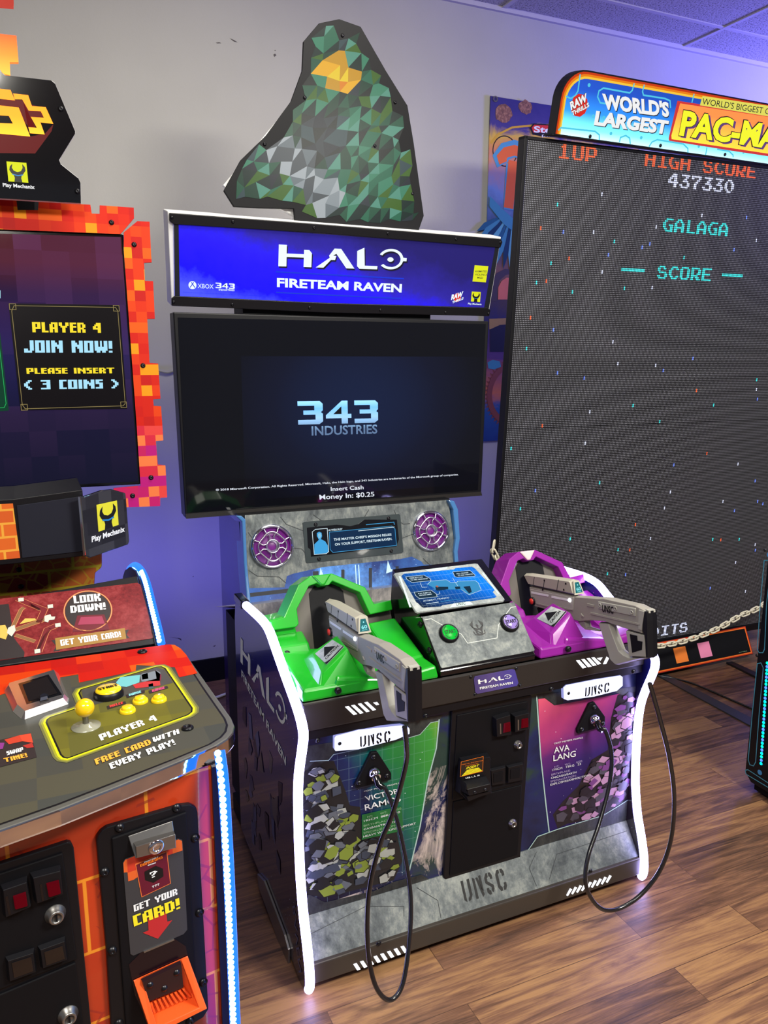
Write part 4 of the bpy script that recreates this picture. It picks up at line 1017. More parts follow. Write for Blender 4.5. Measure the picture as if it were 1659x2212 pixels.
wrench(m, MQ, MQ.q(A7((1290, 808), (1368, 812), (1362, 900), (1282, 894))), (YE, KB, BL_), .0014)
m.text(MQ, 'Play Mechanix', *A7((1256, 920), (1375, 926), (1258, 905)), MW, .0016, bold=.02)
RE = glow('lit_red', (.8, .03, .02, 1), .9)
u, v_ = MQ.px(*A7((1162, 860))[0]); m.disc(MQ, (u, v_), .017, RE, .0012)
m.text(MQ, 'RAW', *A7((1108, 880), (1208, 850), (1115, 835)), MW, .0020, bold=.05); m.text(MQ, 'THRILLS', *A7((1118, 912), (1215, 875), (1120, 892)), MW, .0022, bold=.04)
m.build('marquee_print', mq, 'blue backlit title panel')
for q, sc in ((A6((112, 130), (1450, 230))+A7((1540, 348), (1555, 375), (1535, 425), (0, 300))+A6((155, 238), (112, 205)), A6((133, 172), (708, 212), (1472, 270))+A7((553, 300), (1147, 348), (1535, 378))),
              (A6((132, 935), (165, 912))+A7((0, 905), (1425, 948), (1450, 970), (1438, 1022), (0, 990))+A6((132, 1003),), A6((150, 968), (702, 993), (1432, 1022))+A7((488, 968), (1057, 988), (1432, 998)))):
    m = MB(); m.prism(MQ, MQ.q(q), BLK, -.004, .006); rl = m.build('rail', mq, 'black retaining rail', bevel=.002)
    for p in sc: bolt(MQ, MQ.px(*p), rl, .0045, .006)

# topper board: a plain faceted stand-in in the colours of the printed cut-out
TPF = FX(2.80, 2.07, 2.80, 3.0)
outl = [(905, 70), (1060, 125), (1160, 300), (1240, 440), (1395, 690), (1440, 960), (1512, 1480), (1470, 1600), (590, 1540), (580, 1430), (330, 1425), (150, 1415), (78, 1300), (200, 1080), (385, 900), (560, 660), (640, 440), (650, 230), (760, 100)]
m = MB(); q = TPF.q(B1(*outl)); m.prism(TPF, q, BLKM, -.012, 0)
top = m.build('topper_board', cab, 'black-edged board covered in green, amber and grey facets', bevel=.002)
cent = (sum(p[0] for p in q)/len(q), sum(p[1] for p in q)/len(q))
m = MB(); random.seed(21)
inner = [(cent[0]+(a-cent[0])*.965, cent[1]+(b-cent[1])*.965) for a, b in q]
def inp(P, x, y):
    c_ = False
    for i in range(len(P)):
        a, b = P[i-1], P[i]
        if (a[1] > y) != (b[1] > y) and x < (b[0]-a[0])*(y-a[1])/(b[1]-a[1])+a[0]: c_ = not c_
    return c_
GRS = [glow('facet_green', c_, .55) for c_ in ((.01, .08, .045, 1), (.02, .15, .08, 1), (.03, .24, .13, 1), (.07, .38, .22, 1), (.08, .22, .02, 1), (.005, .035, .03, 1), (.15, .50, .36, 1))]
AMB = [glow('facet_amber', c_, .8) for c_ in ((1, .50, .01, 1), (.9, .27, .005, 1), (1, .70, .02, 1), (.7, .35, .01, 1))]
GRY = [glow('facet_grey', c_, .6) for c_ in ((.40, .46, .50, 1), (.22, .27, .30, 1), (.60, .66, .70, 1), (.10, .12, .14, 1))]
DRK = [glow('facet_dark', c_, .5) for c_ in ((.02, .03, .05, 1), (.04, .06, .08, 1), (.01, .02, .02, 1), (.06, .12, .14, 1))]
xs = [p[0] for p in inner]; ys = [p[1] for p in inner]; st = .042; nx = int((max(xs)-min(xs))/st)+2; ny = int((max(ys)-min(ys))/st)+2
Gd = {(i, j): (min(xs)+st*(i-.5)+random.uniform(-.3, .3)*st, min(ys)+st*(j-.5)+random.uniform(-.3, .3)*st) for i in range(nx+1) for j in range(ny+1)}
amb_c = TPF.px(*B1((900, 470))[0]); bandA = TPF.px(*B1((460, 950))[0]); bandB = TPF.px(*B1((880, 1420))[0]); drk_c = TPF.px(*B1((800, 900))[0])
for i in range(nx):
    for j in range(ny):
        a, b, c_, d_ = Gd[i, j], Gd[i+1, j], Gd[i+1, j+1], Gd[i, j+1]
        for tr in ((a, b, c_), (a, c_, d_)):
            if not all(inp(inner, *p) for p in tr): continue
            x = sum(p[0] for p in tr)/3; y = sum(p[1] for p in tr)/3
            if abs(x-amb_c[0])/.085+abs(y-amb_c[1])/.075 < 1: mt = random.choice(AMB)
            else:
                bv = Vector(bandB)-Vector(bandA); pv = Vector((x, y))-Vector(bandA); tt = pv.dot(bv)/bv.length_squared; dd = abs(pv.cross(bv))/bv.length
                if 0 <= tt <= 1 and dd < .055: mt = random.choice(GRY)
                elif math.hypot(x-drk_c[0], y-drk_c[1]) < .085 or (random.random() < .14): mt = random.choice(DRK)
                else: mt = random.choice(GRS)
            m.flat(TPF, list(tr), mt, .0008)
m.build('facet_print', top)
for p in B1((928, 188), (658, 633), (1305, 667), (1430, 1322), (370, 967), (1160, 980)): bolt(TPF, TPF.px(*p), top, .005, .001)
m = MB(); F = FX(2.82, 2.07, 2.82, 3.0); m.prism(F, F.q(B1((75, 1260), (640, 580), (650, 480), (700, 480), (700, 1590), (580, 1590), (585, 1480), (480, 1430), (200, 1400))), WHT, -.02, 0); m.build('topper_bracket', cab, 'white rear support')

# ================================================================== LIGHT GUNS (one model, two copies)
CABLE = plain('black_cable', S(22, 22, 26), .25, coat=.4)
def pose(Mz, Bt):
    Mz, Bt = Vector(Mz), Vector(Bt); s = (Bt-Mz).normalized(); t_ = s.cross(Vector((0, 0, 1))).normalized(); h_ = t_.cross(s)
    # local x = sideways (away from the camera side), y = -s, z = h
    return Matrix((-t_, -s, h_)).transposed().to_4x4(), s, t_, h_
MR, BR_ = Vector((1.43, 2.06, .912)), Vector((1.457, 1.5, .956))
rot, s_ax, t_ax, h_ax = pose(MR, BR_)
MWR = Matrix.Translation(MR) @ rot
gunR = thing('light_gun', 'grey toy gun resting in the magenta holster', 'toy gun', (0, 0, 0), MWR)
GF = Face(MR, s_ax, h_ax)                   # the gun's camera-side flank
if GF.n.dot(CAMP-MR) < 0: GF.n = -GF.n
TH = .036
m = MB()
def gp(pts, a, b, mt=GUNG, ins=.003): m.prism(GF, GF.q(D2(*pts)), mt, a, b, inset=ins)
def gsym(pts, dep, mt=GUNG, ins=.003):      # symmetric slab about the centre plane, bevelled both flanks
    q = GF.q(D2(*pts)); m.prism(GF, q, mt, -TH/2, dep-TH/2, inset=ins); m.prism(GF, q, mt, -TH/2, -dep-TH/2, inset=ins)
gsym(((400, 340), (780, 425), (985, 440), (1040, 440), (1310, 500), (1400, 548), (1372, 720), (1370, 752), (1190, 700), (1050, 650), (930, 640), (830, 650), (800, 640), (730, 618), (600, 560), (450, 520), (415, 450)), .017, GUNG)
gsym(((400, 350), (800, 430), (790, 560), (600, 540), (450, 500), (415, 440)), .0185, GUNL, .005)
gsym(((985, 452), (1330, 515), (1330, 620), (985, 545)), .020, GUNL, .006)
gsym(((1335, 530), (1400, 550), (1372, 730), (1330, 715)), .019, GUNL)
body = m.build('gun_body', gunR, bevel=.0015)
m = MB(); gsym(((820, 570), (850, 590), (865, 640), (880, 690), (975, 720), (975, 735), (870, 722), (830, 690), (800, 640), (790, 575)), .011, GUNG); m.build('trigger_guard', gunR, bevel=.001)
m = MB(); gsym(((978, 650), (1078, 655), (1110, 750), (1165, 890), (1200, 922), (1250, 945), (1400, 950), (1405, 958), (1130, 1022), (1085, 980), (1045, 860)), .014, GUNL, .004); m.build('grip', gunR, bevel=.002)
m = MB(); gsym(((1220, 712), (1388, 758), (1404, 955), (1250, 948)), .016, GUNL, .003)
q = GF.q(D2((1262, 750), (1325, 765), (1328, 805), (1370, 815), (1365, 885), (1282, 910))); m.prism(GF, q, BLKM, -TH/2+.0155, -TH/2+.0172)
m.build('stock', gunR, bevel=.001)
m = MB(); gsym(((1362, 562), (1385, 545), (1415, 558), (1420, 640), (1425, 962), (1398, 955), (1388, 760), (1365, 720), (1368, 640)), .018, BLK, .003)
q = GF.q(D2((1385, 540), (1412, 552), (1414, 575), (1388, 562))); m.prism(GF, q, GUNL, -TH/2-.012, -TH/2+.012)
m.build('butt_pad', gunR, 'black butt pad')
m = MB(); gsym(((345, 236), (400, 235), (745, 286), (762, 300), (792, 420), (770, 418), (395, 335), (360, 268)), .018, plain('gun_cover_grey', S(168, 164, 150), .45), .006)
cover = m.build('top_cover', gunR, bevel=.0015)
# flank details on both sides
def flank(fn):
    for sg in (1, -1):
        fn(lambda h: -TH/2+sg*h)
m = MB()
for sg in (1, -1):
    H = lambda h: -TH/2+sg*h
    for q in (((535, 285), (540, 285), (530, 360), (525, 360)), ((655, 285), (660, 286), (645, 378), (640, 378)), ((450, 262), (454, 262), (443, 335), (438, 335))):
        m.prism(GF, GF.q(D2(*q)), LINE, H(.0175), H(.0183))
    for p in ((368, 268), (537, 292), (720, 320), (703, 372), (522, 370)):
        u, v_ = GF.px(*D2(p)[0]); m.prism(GF, [(u+.0035*math.cos(k), v_+.0035*math.sin(k)) for k in (0, 1.05, 2.1, 3.14, 4.19, 5.24)], BLKM, H(.0175), H(.0187))
m.build('cover_screws', cover)
m = MB()
for sg in (1, -1):
    H = lambda h: -TH/2+sg*h
    for q in (((428, 385), (575, 415), (572, 430), (428, 402)), ((600, 422), (740, 450), (738, 466), (600, 440))): m.prism(GF, GF.q(D2(*q)), LED if q[0][0] > 1e9 else plain('pale_light_bar', S(226, 228, 232), .3), H(.0178), H(.0195))
    for q in (((900, 485), (965, 500), (962, 525), (898, 512)), ((470, 480), (570, 505), (640, 505), (780, 535), (780, 550), (600, 530), (470, 495)), ((930, 560), (1360, 660), (1360, 680), (930, 582)), ((850, 570), (875, 600), (850, 605))):
        m.prism(GF, GF.q(D2(*q)), GUNG, H(.016), H(.0195), inset=.001)
    for p in ((1016, 502), (1148, 532), (1287, 563)):
        u, v_ = GF.px(*D2(p)[0]); m.lathe(GF.P(u, v_, H(.0195)), GF.n*sg, [(.006, 0), (.006, .002), (.0035, .0022), (.0033, .0005), (.0001, .0005)], GUNL, 14)
m.build('flank_detail', body)
m = MB(); m.lathe(GF.P(*GF.px(*D2((755, 460))[0]), -TH/2+.0185), GF.n, [(.006, 0), (.005, .003), (.0001, .005)], glow('gun_lamp', (.9, .92, 1, 1), 6), 14); m.build('muzzle_lamp', body, 'small white lamp')
m = MB()
q = GF.q(D2((1035, 505), (1130, 522))); 
m.text(GF, 'UNSC', *D2((1036, 555), (1132, 572), (1036, 498)), BLKM, -TH/2+.0208, bold=.03)
m.build('flank_lettering', body)
m = MB(); m.lathe(GF.P(*GF.px(*D2((440, 468))[0]), -TH/2+.016), GF.n, [(.013, 0), (.013, .006), (.010, .008)], BLK, 18); m.lathe(GF.P(*GF.px(*D2((440, 468))[0]), -TH/2+.022), GF.n, [(.010, 0), (.009, .005), (.0001, .006)], REDP, 18)
m.build('fire_button', gunR, 'red side button')
m = MB(); gsym(((455, 520), (600, 555), (650, 590), (600, 620), (480, 600)), .013, BLKM); m.build('pump_slide', gunR, 'black pump slide')
# ammo display on the sloped rear end of the cover
a, b = GF.px(*D2((764, 300))[0]), GF.px(*D2((794, 418))[0])
P0, P1 = GF.P(a[0], a[1], -TH/2), GF.P(b[0], b[1], -TH/2); dv = (P0-P1); DF = Face(P1, -GF.n if False else GF.n, dv)
if DF.n.dot(s_ax) < 0: DF = Face(P1, -GF.n, dv)
L_ = dv.length; m = MB()
m.prism(DF, [(-.018, L_*.0), (.018, L_*.0), (.011, L_*.99), (-.011, L_*.99)], plain('display_bezel', S(168, 164, 150), .45), -.002, .002)
m.prism(DF, [(-.0135, L_*.12), (.0135, L_*.12), (.007, L_*.88), (-.007, L_*.88)], glow('ammo_display', (.02, .22, .24, 1), .8), .002, .0026)
AW = glow('ammo_digits', (.35, .95, 1, 1), 1.0)
m.text(DF, '60', (-.008, L_*.28), (.008, L_*.28), (-.008, L_*.50), AW, .0032, bold=.02, uv=True); m.disc(DF, (0, L_*.68), .0022, AW, .0032, 8); m.stroke(DF, [(-.007, L_*.2), (.007, L_*.2)], .0012, AW, .0032)
m.build('ammo_display', gunR, 'small glowing blue ammo display')
parts = [o for o in bpy.data.objects if o.parent == gunR]
# left copy
MLm = atY(702, 1301, 2.03); BLm = atY(892, 1453, 1.47)
rot2, *_x = pose(MLm, BLm); MWL = Matrix.Translation(MLm) @ rot2
gunL = thing('light_gun', 'grey toy gun resting in the green holster', 'toy gun', (0, 0, 0), MWL)
for o in parts:
    c = o.copy(); COL.objects.link(c); c.parent = gunL; WORLDM[c.name] = MWL.copy()
    for ch in [k for k in bpy.data.objects if k.parent == o]:
        d = ch.copy(); COL.objects.link(d); d.parent = c; WORLDM[d.name] = MWL.copy()
def smooth_path(P, n=8):
    out = []
    for i in range(len(P)-1):
        p0, p1, p2, p3 = P[max(i-1, 0)], P[i], P[i+1], P[min(i+2, len(P)-1)]
        for k in range(n):
            t_ = k/n; out.append(((p1*2)+(p2-p0)*t_+(p0*2-p1*5+p2*4-p3)*t_*t_+(p1*3-p0-p2*3+p3)*t_**3)*.5)
    out.append(P[-1]); return out
def cable(gun, pts, Ys, sock):
    P = [atY(x, y, Y) for (x, y), Y in zip(pts, Ys)]+[sock+Vector((0, -.025, -.02)), sock]
    m = MB(); m.tube(smooth_path(P), .0062, CABLE, 10); 
    m.tube([P[-3].lerp(P[-2], .55), P[-2], P[-1]], .0098, BLKG, 12)
    m.build('gun_cable', gun, 'black cable')
cable(gunL, B6((1245, 285), (1258, 420), (1250, 560), (1165, 870), (1080, 1080), (1012, 1350), (990, 1600), (1000, 1850), (1050, 2060), (1140, 2150), (1225, 2060), (1272, 1800), (1288, 1500), (1262, 1250), (1200, 950), (1120, 720)),
      [1.50, 1.51, 1.53, 1.55, 1.56, 1.57, 1.57, 1.56, 1.55, 1.55, 1.56, 1.59, 1.63, 1.66, 1.69, 1.715], SOCK[0])
cable(gunR, B7((1440, -10), (1500, 200), (1562, 450), (1592, 700), (1572, 950), (1500, 1150), (1380, 1300), (1250, 1380), (1150, 1385), (1075, 1310), (1042, 1200), (1062, 1050), (1130, 850), (1190, 620), (1205, 430), (1165, 280)),
      [1.50, 1.51, 1.52, 1.53, 1.54, 1.55, 1.56, 1.57, 1.57, 1.58, 1.59, 1.61, 1.64, 1.67, 1.69, 1.71], SOCK[1])

# ================================================================== LED WALL GAME (right)
LW = FX(3.0, .14, 3.0-.07*2.4, 2.54, yaw=-2, x0=3.2)
u0 = LW.px(1140, 302)[0]; vt = LW.px(1140, 302)[1]
hs = (LW.px(*B2((958, 625))[0])[0], LW.px(*B2((1590, 700))[0])[0]); PIT = (hs[1]-hs[0])/79.0
uc = (hs[0]+hs[1])/2; u1 = 2*uc-u0
Mw = Matrix((LW.u, LW.v, LW.n)).transposed().to_4x4(); base = LW.P(uc, -.17)
ledw = thing('arcade_cabinet', 'giant dotted LED screen game under a blue and orange sign at the right', 'arcade cabinet', (0, 0, 0), Matrix.Translation(base) @ Mw)
def ledmat(name, dot, back, em):
    t = NT(name); v = t.tc(); s_ = t.sep(v)
    fx = t.math('SUBTRACT', t.math('FRACT', t.math('DIVIDE', s_[0], PIT)), .5); fy = t.math('SUBTRACT', t.math('FRACT', t.math('DIVIDE', s_[1], PIT)), .5)
    d = t.math('ADD', t.math('MULTIPLY', fx, fx), t.math('MULTIPLY', fy, fy)); mk = t.math('LESS_THAN', d, .075 if not em else .16)
    if em: t.out((.01, .01, .01, 1), .5, 0, t.mix(mk, back, dot), em)
    else: t.out(t.mix(mk, back, dot), .45)
    return t.m
SCRN = ledmat('led_grid', S(140, 141, 152), S(13, 13, 17), 0)
m = MB(); m.prism(LW, [(u0, 0), (u1, 0), (u1, vt), (u0, vt)], SCRN, -.01, 0, side=BLKM)
seam = LW.px(*B3((170, 440))[0])[1]
m.stroke(LW, [(u0, seam), (u1, seam)], .003, BLKM, .0006)
def snap(u, v): return (round((u-uc)/PIT)*PIT+uc, round((v+.17)/PIT)*PIT-.17)
def ltext(s, px, col, h=.0010):
    b = snap(*LW.px(*px)); n = len(s)*8-1
    m.text(LW, s, b, (b[0]+PIT*(n - (0 if s[-1] != ' ' else 8)), b[1]), (b[0], b[1]+PIT*7), col, h, font='l', uv=True)
LR = ledmat('led_red', (1.0, .12, .03, 1), (.08, .01, .01, 1), 1.6); LWH = ledmat('led_white', (.7, .75, 1.0, 1), (.05, .05, .08, 1), 1.5); LCY = ledmat('led_cyan', (.05, .75, .75, 1), (.0, .06, .06, 1), 1.6)
LBL = ledmat('led_blue', (.15, .25, 1.0, 1), (.0, .0, .06, 1), 1.8)
ltext('1UP', B2((463, 582))[0], LR); ltext('HIGH SCORE', B2((958, 625))[0], LR); ltext('437330', B2((1085, 745))[0], LWH)
ltext('GALAGA', B2((1055, 1000))[0], LCY); ltext('SCORE', B2((1025, 1265))[0], LCY)
for a, b in (((820, 1228), (955, 1228)), ((1395, 1255), (1512, 1262))):
    p = snap(*LW.px(*B2(a)[0])); q_ = LW.px(*B2(b)[0]); m.flat(LW, [p, (q_[0], p[1]), (q_[0], p[1]+PIT*1.6), (p[0], p[1]+PIT*1.6)], LCY, .001)
p_ = LW.px(*B3((1195, 1592))[0]); b = snap(p_[0]-PIT*55, p_[1]); m.text(LW, 'CREDITS', b, (b[0]+PIT*55, b[1]), (b[0], b[1]+PIT*7), LWH, .001, font='l', uv=True)
stars = [(B2, x, y) for x, y in ((710, 797), (455, 855), (357, 992), (487, 1020), (662, 1014), (780, 1068), (932, 1100), (977, 1082), (1017, 985), (1278, 917), (1530, 932), (1463, 1115), (1172, 1158), (1587, 1068), (740, 1150), (523, 1162), (418, 1200), (705, 1243), (335, 1305), (392, 1296), (832, 1335), (992, 1330), (535, 1356), (300, 1508), (433, 1578), (768, 1642), (280, 1676))]
stars += [(B3, x, y) for x, y in ((457, 128), (602, 157), (795, 80), (1014, 88), (1057, 118), (1222, 47), (1588, 172), (1588, 222), (1592, 277), (1245, 228), (1340, 314), (642, 348), (883, 318), (370, 430), (1036, 408), (615, 532), (193, 560), (1304, 587), (1118, 655), (1480, 645), (690, 757), (1580, 748), (330, 805), (1098, 806), (1397, 857), (1595, 863), (1623, 877), (245, 908), (1065, 898), (1460, 918), (897, 992), (523, 1075), (986, 1070), (1340, 1073), (1385, 1083), (1488, 1078), (1583, 1108), (798, 1135), (865, 1135), (1583, 1138), (1468, 1210), (739, 1270), (843, 1282), (1325, 1355), (1523, 1370))]
stc = [LWH, LCY, LBL, LR, LBL, LCY, LWH]
for k, (z, x, y) in enumerate(stars):
    p = snap(*LW.px(*z((x, y))[0])); m.flat(LW, [p, (p[0]+PIT, p[1]), (p[0]+PIT, p[1]+PIT*2), (p[0], p[1]+PIT*2)], stc[(k*5+k//3) % 7], .0011)
scr = m.build('led_screen', ledw, 'dotted LED screen with red and cyan score text')
m = MB()
for a, b in (((u0-.018, -.02), (u0, vt+.015)), ((u1, -.02), (u1+.03, vt+.015)), ((u0-.018, vt), (u1+.03, vt+.014)), ((u0-.03, -.04), (u1+.03, 0))):
    m.prism(LW, [(a[0], a[1]), (b[0], a[1]), (b[0], b[1]), (a[0], b[1])], BLK, -.045, .004)
m.build('screen_bezel', ledw, bevel=.003)
m = MB(); m.prism(LW, [(u0+.55, -.17), (u1-.5, -.17), (u1-.5, 2.2), (u0+.55, 2.2)], BLKM, -.35, -.045); m.build('rear_housing', ledw)
# sign on top
MF = FX(2.83, 2.50, 2.83-.2126*.35, 2.85)
tl = MF.px(*D6((30, 540))[0]); tr_v = MF.px(*D6((250, 35))[0])
ub = MF.px(*D6((20, 545))[0]); hh_ = tr_v[1]-ub[1]
ul = MF.px(*D6((95, 180))[0])[0]-.01; ur = 2*uc+LW.O.x-ul if False else ul+2.1
def rrect(x0, y0, x1, y1, r, n=6, corners=(1, 1, 1, 1)):
    pts = []
    for cx, cy, a, on in ((x1, y0, -90, corners[1]), (x1, y1, 0, corners[2]), (x0, y1, 90, corners[3]), (x0, y0, 180, corners[0])):
        if not on: pts.append((cx, cy)); continue
        ox = cx-r if cx == x1 else cx+r; oy = cy-r if cy == y1 else cy+r
        for i in range(n+1): t_ = R(a+90*i/n); pts.append((ox+r*math.cos(t_), oy+r*math.sin(t_)))
    return pts
yb = ub[1]+.010; yt = tr_v[1]
m = MB()
m.prism(MF, rrect(ul, yb, ul+2.1, yt, .11, 8, (0, 0, 1, 1)), BLK, -.05, .0)
for k, mt in ((.006, glow('lit_orange_red', (.75, .06, .01, 1), .8)), (.014, glow('lit_orange', (.95, .25, .01, 1), .9)), (.022, glow('lit_amber', (1, .62, .05, 1), .95))):
    m.flat(MF, rrect(ul+k, yb, ul+2.1-k, yt-k, .11-k*.6, 8, (0, 0, 1, 1)), mt, .001+k*.01)
MG = grad('sign_blue_gradient', (0, 1, 0), MF.P(0, yb).z-base.z, MF.P(0, yt).z-base.z, [(0, (190, 240, 250)), (.16, (110, 215, 240)), (.42, (40, 120, 205)), (.75, (26, 66, 160)), (1, (28, 60, 150))], em=.85)
SIGNM = (ul, yb, yt)
m.flat(MF, rrect(ul+.030, yb, ul+2.07, yt-.030, .09, 8, (0, 0, 1, 1)), MG, .0014)
MZ = glow('maze_line_cyan', (.10, .62, .85, 1), .95)
for ln in (((222, 72), (205, 200), (185, 235), (150, 258), (112, 240)), ((635, 142), (620, 195), (600, 215), (400, 178), (365, 200), (355, 245), (375, 290), (460, 305)), ((712, 152), (698, 205), (705, 232), (870, 258), (908, 275), (912, 330)), ((1092, 222), (1075, 290)), ((55, 500), (75, 480), (335, 508), (368, 535), (368, 575)), ((522, 590), (530, 555), (570, 540), (600, 560), (605, 605)), ((748, 625), (770, 590), (810, 572), (1010, 605), (1045, 640), (1045, 672)), ((1190, 630), (1180, 690)), ((1268, 645), (1360, 660), (1390, 690), (1390, 707))):
    m.stroke(MF, MF.q(D6(*ln)), .006, MZ, .0018)
for p in ((290, 155), (322, 393), (402, 404), (484, 415), (457, 525), (688, 557), (1128, 622), (1470, 668)): m.disc(MF, MF.px(*D6(p)[0]), .007, MZ, .0018, 12)
SGW = glow('sign_white', (.95, .95, .95, 1), .95)
m.text(MF, "WORLD'S", *D6((400, 335), (905, 400), (392, 222)), KB, .0020, bold=.06); m.text(MF, "WORLD'S", *D6((396, 331), (901, 394), (388, 220)), SGW, .0024, bold=.05)
m.text(MF, 'LARGEST', *D6((330, 458), (885, 532), (348, 355)), KB, .0020, bold=.06); m.text(MF, 'LARGEST', *D6((326, 454), (881, 526), (344, 352)), SGW, .0024, bold=.05)
m.flat(MF, MF.q(D6((965, 275), (1420, 345), (1800, 400), (1800, 720), (1400, 660), (900, 580), (898, 560))), glow('lit_crimson', (.75, .05, .05, 1), .85), .0019)
ORB = grad('sign_orange_gradient', (0, 1, 0), MF.P(0, yb+.02).z-base.z, MF.P(0, yt-.08).z-base.z, [(0, (250, 200, 50)), (.5, (250, 170, 60)), (1, (240, 120, 60))], em=.9)
m.flat(MF, MF.q(D6((985, 295), (1800, 420), (1800, 700), (1400, 640), (920, 568), (918, 540))), ORB, .0022)
for s_, bl, br, tl_ in (('PAC-MAN', (975, 530), (1850, 660), (1010, 345)),):
    m.text(MF, s_, *D6((bl[0]+14, bl[1]+12), (br[0]+14, br[1]+12), (tl_[0]+14, tl_[1]+12)), glow('lit_violet', (.18, .08, .3, 1), .7), .0026, bold=.05)
    m.text(MF, s_, *D6((bl[0]-3, bl[1]), (br[0]-3, br[1]), (tl_[0]-3, tl_[1]-3)), KB, .0030, bold=.06)
    m.text(MF, s_, *D6(bl, br, tl_), glow('lit_lemon', (.95, .95, .03, 1), 1.0), .0034, bold=.04)
m.flat(MF, MF.q(D6((1155, 238), (1900, 350), (1880, 430), (1135, 310))), glow('lit_pale_yellow', (.85, .80, .12, 1), .9), .0028)
m.text(MF, "WORLD'S BIGGEST GALAGA", *D6((1150, 302), (1830, 405), (1158, 252)), KB, .0034)
u, v_ = MF.px(*D6((215, 310))[0]); m.disc(MF, (u, v_), .042, RE, .0020, 10)
m.text(MF, 'RAW', *D6((150, 345), (275, 275), (142, 285)), KB, .0024, bold=.09); m.text(MF, 'RAW', *D6((150, 345), (275, 275), (142, 285)), SGW, .0028, bold=.05)
m.text(MF, 'THRILLS', *D6((158, 390), (290, 318), (152, 358)), KB, .0030, bold=.08); m.text(MF, 'THRILLS', *D6((158, 390), (290, 318), (152, 358)), SGW, .0034, bold=.04)
m.build('lit_sign', ledw, 'backlit blue sign with orange border')
m = MB(); m.prism(MF, [(ul-.01, yb-.009), (ul+2.12, yb-.009), (ul+2.12, yb), (ul-.01, yb)], BLK, -.06, .004); m.build('sign_bracket', ledw, bevel=.004)
for p in D6((295, 547), (832, 617), (1325, 685)): bolt(MF, MF.px(*p), ledw, .006, .004)
# slanted kick board
KB_F = FX(2.90, -.02, 2.985, .155)
m = MB(); q = [KB_F.px(1627, 1413), KB_F.px(1609, 1352)]
ubr, vbr = KB_F.px(1627, 1413); vtl = KB_F.px(1608, 1352)[1]; ulx = ubr-1.55
KK = [(ulx, vbr), (ubr, vbr), (ubr-.0, vtl), (ulx, vtl)]
m.prism(KB_F, KK, BLKM, -.02, 0)
def ins(q, k): return [(q[0][0]+k, q[0][1]+k), (q[1][0]-k, q[1][1]+k), (q[2][0]-k, q[2][1]-k), (q[3][0]+k, q[3][1]-k)]
for k, mt in ((.006, plain('board_red_line', S(200, 50, 20), .4)), (.011, plain('board_orange_line', S(250, 120, 40), .4))): m.stroke(KB_F, ins(KK, k), .006, mt, .001+k*.05, closed=True)
m.text(KB_F, 'RAW THRILLS', (ubr-.10, vbr+.022), (ubr-.04, vbr+.022), (ubr-.10, vbr+.026), GT, .0016, uv=True)
# two plain pastel tiles stand where printed mascots are in the photo
for p, mt in ((B8((335, 975))[0], plain('pastel_orange_tile', S(240, 130, 50), .4)), (B8((525, 935))[0], plain('pastel_pink_tile', S(236, 140, 180), .4))):
    u, v_ = KB_F.px(*p); m.prism(KB_F, [(u-.042, v_-.040), (u+.042, v_-.040), (u+.042, v_+.040), (u-.042, v_+.040)], mt, .0, .0012)
m.build('kick_board', ledw, 'slanted black board with an orange outline')

# ---- hanging chain
random.seed(3)
CH = plain('ivory_plastic', S(214, 208, 186), .45)
cp = [(1068, 1172), (1066, 1190), (1078, 1215), (1120, 1290), (1200, 1350), (1300, 1386), (1400, 1396), (1450, 1391), (1500, 1378), (1550, 1358), (1600, 1330), (1640, 1312), (1700, 1268)]
P = smooth_path([atY(x, y, 2.80) for x, y in cp], 10)
chain = thing('plastic_chain', 'white plastic link chain hanging in front of the dotted LED screen', 'chain', P[0])
L = [0]
for i in range(1, len(P)): L.append(L[-1]+(P[i]-P[i-1]).length)
def at_len(s):
    for i in range(1, len(P)):
        if L[i] >= s: t_ = (s-L[i-1])/(L[i]-L[i-1]); return P[i-1].lerp(P[i], t_), (P[i]-P[i-1]).normalized()
    return P[-1], (P[-1]-P[-2]).normalized()
pitch = .036; nl = min(int(L[-1]/pitch), 90)
def link_mesh():
    m = MB(); hl, hw = .0175, .0105; pts = []
    for i in range(9): a = -PI/2+PI*i/8; pts.append(Vector((hl+hw*math.cos(a), hw*math.sin(a), 0)))
    for i in range(9): a = PI/2+PI*i/8; pts.append(Vector((-hl+hw*math.cos(a), hw*math.sin(a), 0)))
    m.tube(pts, .0042, CH, 8, closed=True); return m
first = None
for k in range(nl):
    c, d = at_len(pitch*(k+.5)); side_ = d.cross(Vector((0, -1, 0))).normalized(); up = d.cross(side_)
    a = R(38 if k % 2 else -45); y_ = side_*math.cos(a)+up*math.sin(a); z_ = d.cross(y_)
    Mx = Matrix.Translation(c) @ Matrix((d, y_, z_)).transposed().to_4x4()
    if first is None:
        first = link_mesh().build('chain_link', None); o = first
    else: o = first.copy(); COL.objects.link(o)
    o.parent = chain; o.matrix_basis = mat_of(chain).inverted() @ Mx; WORLDM[o.name] = Mx

